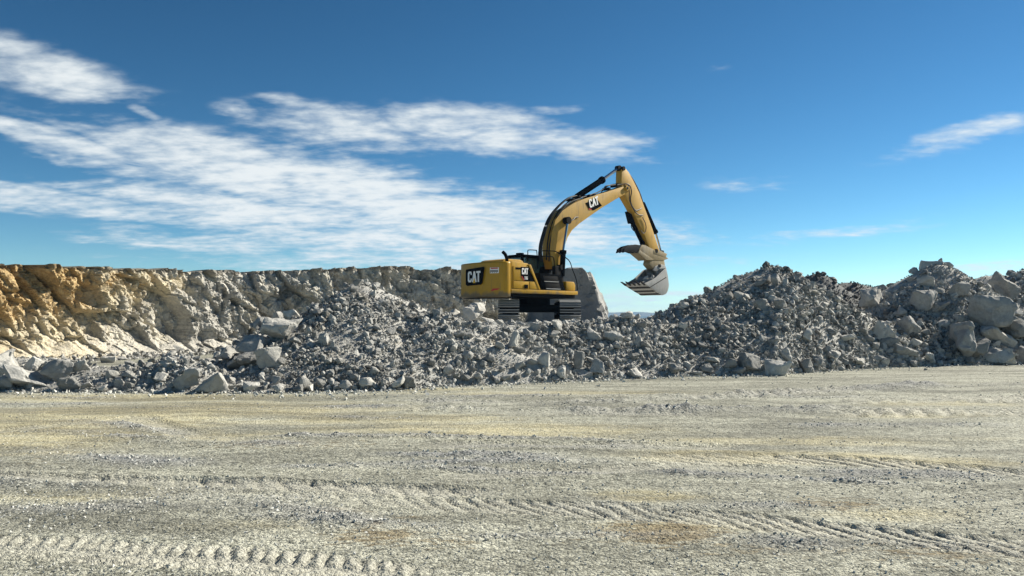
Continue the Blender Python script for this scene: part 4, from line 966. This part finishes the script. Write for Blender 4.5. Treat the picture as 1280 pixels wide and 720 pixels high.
# warning plate and red mark on the right half of the rear
def on_arc(r0): f0 = -math.sqrt(3.54**2-r0*r0); n_ = Vector(Lp(f0/3.54, r0/3.54, 0)); t_ = Vector(Lp(-r0/3.54, f0/3.54, 0))*-1; return Vector(Lp(f0, r0, 0)), t_, n_
p0, t0, n0 = on_arc(1.02)
poly_on(p0+n0*.004+e_z*2.10, t0, e_z, n0, [[(-.22, 0), (.22, 0), (.22, .24), (-.22, .24)]], .006).build('warning_plate', M['white'], cw)
poly_on(p0+n0*.011+e_z*2.28, t0, e_z, n0, [[(-.18, .0), (.18, 0), (.18, .05), (-.18, .05)]], .004).build('warning_stripe', M['red'], cw)
poly_on(p0+n0*.011+e_z*2.12, t0, e_z, n0, [[(-.20+.05*i, .0+.02*(i % 2)), (-.17+.05*i, 0+.02*(i % 2)), (-.17+.05*i, .12), (-.20+.05*i, .12)] for i in range(8)], .004).build('warning_print', M['black'], cw)
p0, t0, n0 = on_arc(1.05)
poly_on(p0+n0*.004+e_z*1.35, t0, e_z, n0, [[(-.22, 0), (-.10, .10), (.24, .10), (.10, .03), (-.02, .03), (-.1, 0)]], .006).build('red_mark', M['red'], cw)
# --- engine house and right side
RS = 1.47
fH, zH = U(*z2(640, 180), RS); fB, zB = U(*z2(722, 405), RS)
hs_ = MB().side([(-2.84, 1.42), (-2.84, 2.58), (-2.70, 2.63), (fH-.12, 2.57), (fH, 2.50), (fB, 1.42)], -1.42, RS-.03).build('engine_house', M['yellow'], exc, .05)
MB().boxf(-2.86, 1.33, -1.40, RS+.03, 1.255, 1.43).build('deck_sill', M['yellow'], exc, .025)
f1_, z1_ = U(*z2(447, 212), RS); f2_, z2_ = U(*z2(630, 342), RS); f3_, _ = U(*z2(560, 300), RS)
ztop = 2.42
dr = MB().side([(-2.72, 1.80), (f2_-.02, 1.80), (f2_-.02, ztop), (-2.72, ztop)], RS-.032, RS+.012).build('access_door', M['yellow'], exc, .018)
MB().boxf(-2.60, -1.70, RS+.010, RS+.02, 2.28, 2.36).build('vent_slot', M['black'], dr)
d2 = MB().side([(-2.72, 1.46), (f2_-.02, 1.46), (f2_-.02, 1.775), (-2.72, 1.775)], RS-.032, RS+.016).build('access_door', M['yellow'], exc, .018)
fl, zl = U(*z2(603, 392), RS)
MB().boxf(fl-.10, fl+.10, RS+.014, RS+.05, 1.47, 1.64).build('door_latch', M['black'], d2, .01)
fp0, _ = U(*z2(640, 392), RS); fp1, _ = U(*z2(698, 392), RS)
MB().side([(f2_+.02, 1.46), (fB-.13, 1.46), (fB-.20, 1.775), (f2_+.02, 1.775)], RS-.032, RS+.014).build('access_door', M['yellow'], exc, .015)
# slanted pillar
MB().side([(fB-.13, 1.44), (fB, 1.44), (fH+.02, 2.52), (fH-.13, 2.52)], RS-.05, RS+.03).build('corner_pillar', M['yellow'], exc, .02)
# dark window like panel and model plate between door and pillar
MB().side([(f2_+.02, 1.80), (fB-.24, 1.80), (fH-.18, 2.38), (f2_+.02, 2.38)], RS-.032, RS+.006).build('side_screen', M['black'], exc)
fq0, _ = U(*z2(562, 280), RS)
oS = Vector(Lp(0, RS+.014, 0)); eR = Vector(Lp(0, 1, 0))
mp = poly_on(oS, e_f, e_z, eR, [[(fq0, 2.02), (fq0+.16, 1.80), (f2_-.03, 1.80), (f2_-.03, 2.40), (fq0, 2.40)]], .01).build('model_plate', M['black'], exc)
wS = f2_-.03-fq0
poly_on(oS+eR*.011, e_f, e_z, eR, scalep([C_, A_, T_2], .27, fq0+.05, 2.08, (wS-.10)/.27/2.02), .005).build('logo_letter', M['white'], mp)
poly_on(oS+eR*.011, e_f, e_z, eR, digits('336', fq0+.2, 1.86, .13, (wS-.26)/.13/2.3), .006).build('model_number', M['white'], mp)
poly_on(oS+eR*.011, e_f, e_z, eR, [[(fq0+.02, 2.0), (fq0+.15, 1.82), (fq0+.2, 1.82), (fq0+.06, 2.0)]], .005).build('red_corner', M['red'], mp)
# black ribbed tank cover
g = [U(*z2(*p), RS) for p in ((712, 252), (890, 262), (935, 408), (748, 405))]
gr = MB().side([(g[0][0]+.04, 2.18), (g[1][0], 2.14), (g[2][0]-.03, 1.435), (g[3][0]+.0, 1.435)], .35, RS).build('tank_cover', M['black'], exc, .04)
for za, zb_, k0, k1 in ((1.82, 2.06, .10, .80), (1.50, 1.76, .12, .86)):
    fa = g[0][0]+(g[3][0]-g[0][0])*(2.18-za)/.74; w_ = g[1][0]-g[0][0]
    MB().side([(fa+.16, za), (fa+.16+.70*w_, za), (fa+.10+.70*w_-.05, zb_), (fa+.10, zb_)], RS-.01, RS+.012).build('cover_rib', M['under'], gr, .01)
    MB().boxf(fa+.18, fa+.12+.70*w_, RS+.0, RS+.035, za-.02, za+.012).build('grab_bar', M['steel'], gr)
# yellow box at the front
g5, _ = U(*z2(940, 380), RS); g6, _ = U(*z2(1012, 380), RS)
MB().side([(g5, 1.435), (g6, 1.435), (g6+.01, 1.70), (g6-.08, 1.86), (g5-.03, 1.86)], .95, RS-.02).build('tool_box', M['yellow'], exc, .04)
# top of house: hood, exhaust, air inlet
MB().side([(-2.5, 2.60), (-1.15, 2.57), (-1.25, 2.74), (-1.4, 2.80), (-2.25, 2.80), (-2.45, 2.74)], -1.0, .55).build('engine_hood', M['yellow'], exc, .06)
MB().tube(curve([Lp(-2.55, .9, 2.58), Lp(-2.58, .9, 2.78), Lp(-2.66, .9, 2.94), Lp(-2.80, .9, 3.04)], 4), .075, 10).build('exhaust_pipe', M['black'], exc)
# --- cab on the far side
cab = MB().boxf(-.30, 1.45, -1.46, -.52, 1.44, 2.02).build('cab', M['black'], exc, .05)
MB().boxf(-.36, 1.50, -1.48, -.50, 3.02, 3.17).build('roof', M['black'], cab, .06)
for f0, r0 in ((-.26, -1.42), (-.26, -.56), (1.38, -1.42), (1.38, -.56), (.5, -1.42)):
    MB().boxf(f0-.05, f0+.05, r0-.05, r0+.05, 2.0, 3.03).build('post', M['black'], cab, .012)
for nm_, a in (('rear_pane', (-.275, -.255, -1.36, -.62)), ('side_pane', (-.2, 1.32, -.575, -.555)), ('door_pane', (-.2, 1.32, -1.43, -1.41)), ('front_pane', (1.37, 1.39, -1.36, -.62))):
    MB().boxf(*a, 2.02, 3.02).build('window_pane', M['glass'], cab)
MB().boxf(.2, .75, -1.2, -.75, 1.95, 2.75).build('seat', M['under'], cab, .08)
MB().boxf(-.34, -.1, -.9, -.6, 3.16, 3.24).build('roof_lamp', M['black'], cab, .02)
# --- hand rails
def rail(pp, rad=.022): return MB().tube(curve(pp, 3), rad, 6).build('handrail', M['black'], exc)
def Q(X, Y, r): f_, z_ = U(*z2(X, Y), r); return Lp(f_, r, z_)
rail([Q(620, 180, .95), Q(620, 100, .95), Q(626, 82, .95), Q(680, 84, .95), Q(694, 98, .95), Q(700, 235, .95)])
rail([Q(704, 240, 1.35), Q(708, 110, 1.35), Q(720, 90, 1.35), Q(820, 90, 1.35), Q(860, 100, 1.35), Q(955, 165, 1.35), Q(985, 240, 1.35), Q(1018, 330, 1.40), Q(1026, 410, 1.40)])
rail([Q(706, 132, 1.35), Q(800, 135, 1.35), Q(832, 150, 1.35), Q(838, 250, 1.2)])
# --- boom
HB = .27
outer = [(205, 890), (188, 800), (182, 720), (196, 600), (225, 490), (285, 412), (380, 352), (480, 312), (600, 275), (690, 247), (765, 222), (800, 206)]
inner = [(832, 226), (826, 256), (790, 284), (722, 320), (600, 395), (500, 465), (420, 522), (362, 575), (325, 635), (300, 712), (290, 800), (285, 890)]
bp = [U(*z3(*p), HB) for p in outer+inner]
boom = MB().side(bp, -HB, HB).build('boom', M['boom_yellow'], exc, .03)
# web plates and foot bracket
ft, fz_ = U(*z3(245, 880), HB)
MB().tube([Lp(ft, -.55, fz_), Lp(ft, .55, fz_)], .13, 14).build('boom_foot_pin', M['under'], exc)
MB().boxf(ft-.45, ft+.14, -.52, -.30, 1.3, fz_+.05).build('boom_bracket', M['under'], exc, .05)
MB().boxf(ft-.45, ft+.14, .30, .52, 1.3, fz_+.05).build('boom_bracket', M['under'], exc, .05)
tp = U(*z3(803, 232), HB)
MB().tube([Lp(tp[0], -.36, tp[1]), Lp(tp[0], .36, tp[1])], .13, 16).build('boom_tip_pin', M['boom_yellow'], boom)
MB().tube([Lp(tp[0], -.375, tp[1]), Lp(tp[0], .375, tp[1])], .07, 12).build('pin_cap', M['under'], boom)
# boom logo
q = [U(*z3(*p), HB) for p in ((470, 352), (563, 318), (604, 374), (536, 412), (496, 400))]
bl = MB().side(q, HB+.002, HB+.012).build('logo_panel', M['black'], boom)
a0_, b0_ = U(*z3(508, 398), HB), U(*z3(582, 366), HB); ux = Vector((b0_[0]-a0_[0], b0_[1]-a0_[1])).normalized()
up_ = Vector((-ux.y, ux.x)); wl = math.dist(a0_, b0_); hl = wl/2.02*1.15
def bp3(a, b_, r_=HB+.013): p = Vector(a0_)+ux*a+up_*b_; return p.x, r_, p.y
lm = MB()
for pl in (C_, A_, T_2):
    pts_ = [bp3(x_*wl/2.02+.10*y_*hl, y_*hl+.03) for x_, y_ in pl]
    lm.prism([Lp(*p) for p in pts_], [Lp(p[0], p[1]+.006, p[2]) for p in pts_])
lm.build('logo_letter', M['white'], boom)
pts_ = [bp3(-.16, .02), bp3(-.02, -.06), bp3(.12, -.06), bp3(-.04, .02)]
MB().prism([Lp(*p) for p in pts_], [Lp(p[0], p[1]+.004, p[2]) for p in pts_]).build('red_corner', M['red'], boom)
# boom cylinders, one on each side
def ram(name, p0, p1, p2, r_, rb, rr_, mat='black', parent=exc):
    """barrel p0..p1, rod p1..p2, all (px, py) at lateral offset r_"""
    A, Bm, Cc = [Lp(U(*p, r_)[0], r_, U(*p, r_)[1]) for p in (p0, p1, p2)]
    A, Bm, Cc = map(Vector, (A, Bm, Cc)); d_ = (Bm-A).normalized()
    o = MB().tube([A, A+d_*.06, Bm-d_*.16, Bm-d_*.15, Bm-d_*.01, Bm], [rb*.8, rb, rb, rb*1.25, rb*1.25, rb*.8], 14).build(name, M[mat], parent)
    MB().tube([Bm, Cc], rr_, 10).build('rod', M['rod'], o)
    MB().tube([Cc-Vector(Lp(0, .12, 0)), Cc+Vector(Lp(0, .12, 0))], rr_*1.9, 12).build('rod_eye', M['under'], o)
    return o
for sg in (1, -1):
    rr0 = .44
    P0, P1, P2 = (702.5, 345), (704.0, 313), (709.6, 275.6)
    A, Bm, Cc = [Vector(Lp(U(*p, rr0)[0], sg*rr0, U(*p, rr0)[1])) for p in (P0, P1, P2)]
    d_ = (Bm-A).normalized()
    o = MB().tube([A, Bm-d_*.16, Bm-d_*.15, Bm], [.13, .13, .16, .16], 14).build('boom_cylinder', M['black'], exc)
    MB().tube([Bm, Cc], .06, 10).build('rod', M['rod'], o)
    MB().tube([Cc-Vector(Lp(0, .17, 0)), Cc+Vector(Lp(0, .10, 0))], .17, 14).build('rod_eye', M['under'], o)
ram('stick_cylinder', z3(395, 303), z3(612, 160), z3(738, 68), 0, .15, .075)
# --- stick
HS = .19
so = [(725+45, 62), (800, 70), (826, 100), (868, 178), (912, 268), (950, 378), (985, 470), (1020, 565), (1050, 660), (1078, 745)]
si = [(1016, 770), (988, 700), (945, 590), (893, 490), (843, 388), (792, 300), (764, 195), (766, 90)]
stick = MB().side([U(*z3(*p), HS) for p in so+si], -HS, HS).build('stick', M['boom_yellow'], exc, .025)
for X_, Y_ in ((778, 70), (1046, 745)):
    f_, z_ = U(*z3(X_, Y_), HS); MB().tube([Lp(f_, -.26, z_), Lp(f_, .26, z_)], .11, 14).build('stick_pin', M['under'], stick)
ram('bucket_cylinder', z3(938, 350), z3(1046, 598), z8(566, 232), .02, .12, .055)
ram('thumb_cylinder', z3(838, 480), z3(940, 690), z8(455, 210), -.05, .11, .05)
# brackets on stick
MB().side([U(*z3(*p), .1) for p in ((815, 420), (850, 445), (880, 520), (840, 520))], -.1, .1).build('cylinder_bracket', M['black'], stick, .02)
MB().side([U(*z3(*p), .1) for p in ((925, 330), (965, 365), (970, 420), (935, 390))], -.1, .1).build('cylinder_bracket', M['black'], stick, .02)
# --- linkage, thumb, bucket
lk = MB()
for r0 in (-.25, .19): lk.side([U(*z8(*p), .22) for p in ((500, 215), (560, 220), (612, 245), (600, 275), (560, 262), (500, 245))], r0, r0+.06)
lk.build('bucket_link', M['thumb'], exc, .015)
MB().side([U(*z8(*p), .22) for p in ((480, 285), (560, 270), (592, 290), (600, 345), (560, 372), (500, 368), (468, 330))], -.22, .22).build('quick_coupler', M['thumb'], exc, .04)
f_, z_ = U(*z8(548, 343), .22); MB().tube([Lp(f_, -.3, z_), Lp(f_, .3, z_)], .09, 12).build('coupler_pin', M['claw'], exc)
tb = MB()
for r0 in (-.26, .16): tb.side([U(*z8(*p), -.05) for p in ((590, 285), (545, 302), (470, 298), (412, 262), (345, 220), (372, 172), (405, 178), (480, 218), (560, 262))], r0, r0+.08)
tb.side([U(*z8(*p), -.05) for p in ((470, 296), (408, 300), (338, 240), (352, 215), (412, 258))], -.29, .27)
tb.side([U(*z8(*p), -.05) for p in ((500, 240), (560, 266), (545, 300), (480, 296))], -.175, .155)
thumb = tb.build('thumb', M['thumb'], exc, .015)
for r0 in (-.30, -.09, .12):
    MB().side([U(*z8(*p), -.05) for p in ((385, 178), (352, 222), (330, 240), (292, 226), (250, 228), (222, 238), (232, 205), (262, 184), (320, 170))], r0+.01, r0+.11).build('claw', M['claw'], thumb, .015)
HBk = .72
prof = [(430, 486), (480, 520), (530, 552), (582, 582), (606, 572), (622, 545), (630, 500), (622, 430), (608, 362)]
pf = [U(*z8(*p), HBk) for p in prof]
cxm = np.mean([p[0] for p in pf]); czm = np.mean([p[1] for p in pf])
inn = [(f_+(cxm-f_)*.06, z_+(czm-z_)*.06+.012) for f_, z_ in pf]
bk = MB(); V = []; n_ = len(pf)
for r0 in (-HBk+.03, HBk-.03):
    V += [Lp(f_, r0, z_) for f_, z_ in pf]+[Lp(f_, r0, z_) for f_, z_ in inn]
F = []
for i in range(n_-1):
    F += [(i, i+1, 2*n_+i+1, 2*n_+i), (n_+i, 3*n_+i, 3*n_+i+1, n_+i+1)]
F += [(0, 2*n_, 3*n_, n_), (n_-1, 2*n_-1, 4*n_-1, 3*n_-1)]
bk.add(V, F)
bucket = bk.build('bucket', M['bucket'], exc, 0, 30)
top_edge = [(608, 362), (590, 372), (520, 440), (450, 482)]
for r0, r1 in ((-HBk, -HBk+.03), (HBk-.03, HBk)):
    sp = pf[:-1]+[U(*z8(*p), HBk) for p in top_edge]
    MB().side([(f_, z_) for f_, z_ in sp], r0, r1).build('side_plate', M['bucket'], bucket, .006)
for a_, b_2 in (((470, 520), (606, 436)), ((500, 548), (560, 576))):
    f0, z0 = U(*z8(*a_), HBk); f1, z1 = U(*z8(*b_2), HBk)
    MB().tube([Lp(f0, HBk+.005, z0), Lp(f1, HBk+.005, z1)], .025, 5).build('wear_strip', M['claw'], bucket)
# wear bars on the outside of the floor
for t0_, t1_ in ((.25, .34), (.55, .64), (.82, .9)):
    pa = Vector(pf[0])*(1-t0_)+Vector(pf[3])*t0_; pb = Vector(pf[0])*(1-t1_)+Vector(pf[3])*t1_
    MB().side([(pa.x, pa.y-.01), (pb.x, pb.y-.01), (pb.x-.01, pb.y-.045), (pa.x-.01, pa.y-.045)], -HBk+.06, HBk-.06).build('wear_bar', M['claw'], bucket)
dl = (Vector(pf[0])-Vector(pf[1])).normalized()
for k_ in range(5):
    r0 = -HBk+.04+k_*(2*HBk-.2)/4; p = Vector(pf[0])
    MB().side([(p.x-dl.x*.14, p.y-dl.y*.14-.045), (p.x-dl.x*.12, p.y-dl.y*.12+.05), (p.x+dl.x*.28, p.y+dl.y*.28+.02), (p.x+dl.x*.29, p.y+dl.y*.29)], r0, r0+.12).build('tooth', M['claw'], bucket, .01)
for r0 in (-.26, .20):
    MB().side([U(*z8(*p), .26) for p in ((612, 375), (600, 340), (575, 330), (520, 345), (500, 378), (560, 400))], r0, r0+.06).build('bucket_ear', M['bucket'], bucket, .01)
# --- hoses
def hose(pts, r_list, rad=.028, parent=exc):
    pp = []
    for i, p in enumerate(pts):
        r_ = r_list if not isinstance(r_list, (list, tuple)) else r_list[i]
        f_, z_ = U(*z3(*p), r_); pp.append(Lp(f_, r_, z_))
    return MB().tube(curve(pp, 5), rad, 6).build('hose', M['hose'], parent)
for dr_, o_ in ((.16, 0), (.05, 8), (-.08, 16), (-.2, 22)):
    hose([(120-o_, 830), (112-o_, 720), (140-o_, 600), (185-o_, 480), (250-o_*.6, 385), (330-o_*.4, 315), (400, 292-o_*.3)], dr_, .03)
hose([(150, 820), (165, 640), (205, 500), (262, 405), (345, 335), (450, 305), (520, 282), (560, 268)], .12, .03)
hose([(172, 830), (178, 690), (215, 520), (275, 412), (350, 345), (420, 318)], .22, .03)
hose([(560, 270), (615, 238), (640, 212), (700, 205), (760, 200), (808, 196), (836, 215), (846, 262), (838, 320), (850, 370), (880, 412), (920, 400), (944, 380)], [.1, .1, .12, .14, .2, .3, .33, .3, .25, .24, .24, .2, .1], .03)
hose([(600, 262), (650, 215), (705, 198), (770, 192), (815, 200), (828, 250), (832, 330), (862, 400), (900, 445), (940, 452)], [-.1, -.1, -.06, 0, .3, .32, .28, .24, .24, .22], .026)
hose([(800, 80), (860, 160), (915, 270), (948, 372)], .10, .03)
hose([(938, 470), (962, 520), (965, 570), (945, 600), (922, 575)], .24, .022)
hose([(850, 500), (845, 545), (870, 580), (895, 560)], .0, .025)
hose([(345, 500), (375, 485), (385, 470), (412, 468)], [.45, .4, .32, .3], .025)
# --- clamps and plates along the boom top
for X_, Y_ in ((345, 328), (395, 305), (480, 300), (640, 240), (705, 215), (520, 292)):
    f_, z_ = U(*z3(X_, Y_), 0); MB().boxf(f_-.07, f_+.07, -.2, .24, z_-.05, z_+.07).build('hose_clamp', M['under'], boom, .01)

# rocks carried in the bucket: real stones lying on its floor
bf = [(350, 470, .30, -.55, 'dark angular rock at the lip of the lifted bucket'), (395, 452, .34, -.30, 'grey rock heaped in the front of the lifted bucket'), (440, 440, .36, .0, 'pale rock in the middle of the lifted bucket'),
      (478, 405, .34, -.25, 'dark rock on top of the load in the lifted bucket'), (500, 440, .34, .32, 'grey rock against the near side plate of the lifted bucket'), (535, 405, .32, .25, 'grey rock deep in the lifted bucket near its back'),
      (470, 455, .30, .40, 'small rock by the near cutting edge of the lifted bucket'), (560, 385, .28, .42, 'small rock at the back corner of the lifted bucket'), (520, 385, .36, -.35, 'large dark rock at the back of the lifted bucket')]
for k_, (X_, Y_, sz_, r_, lab) in enumerate(bf):
    f_, z_ = U(*z8(X_, Y_), r_)
    me = boulder_mesh('rock', 900+k_, (sz_*1.25, sz_, sz_*.9), 12, 3.4, 1, .05)
    o = link('rock', me, M['pale_boulder' if k_ in (2,) else 'boulder']); p = Lp(f_, r_, z_); o.location = (XC+p[0], YC+p[1], ZB+p[2])
    o.rotation_euler = (k_*.7, k_*.4, k_); tag(o, lab, 'rock', 'rocks in the excavator bucket')
ml = MB()
mlp = [pf[0], pf[2], pf[4], pf[6], U(*z8(600, 410), HBk), U(*z8(540, 430), HBk), U(*z8(470, 478), HBk)]
cm = (sum(p[0] for p in mlp)/7, sum(p[1] for p in mlp)/7)
ml.side([(p[0]+(cm[0]-p[0])*.10, p[1]+(cm[1]-p[1])*.10) for p in mlp], -HBk+.05, HBk-.05)
o = ml.build('rubble_fill', M['boulder'], None, .03); o.location = exc.location
tag(o, 'fine grey rubble filling the lifted excavator bucket', 'rubble', kind='stuff')
# ------------------------------------------------------------------ air
hm = bpy.data.materials.new('thin haze'); hm.use_nodes = True; hm.node_tree.nodes.clear()
pv = hm.node_tree.nodes.new('ShaderNodeVolumePrincipled'); pv.inputs['Color'].default_value = (.28, .56, 1.0, 1); pv.inputs['Density'].default_value = 1.5e-4
pv.inputs['Anisotropy'].default_value = .2
ho = hm.node_tree.nodes.new('ShaderNodeOutputMaterial'); hm.node_tree.links.new(pv.outputs[0], ho.inputs['Volume'])
o = MB().box(-4700, 4700, -400, 4700, -3, 70).build('haze', hm, None)
tag(o, 'thin pale blue haze in the air', 'haze', kind='stuff')
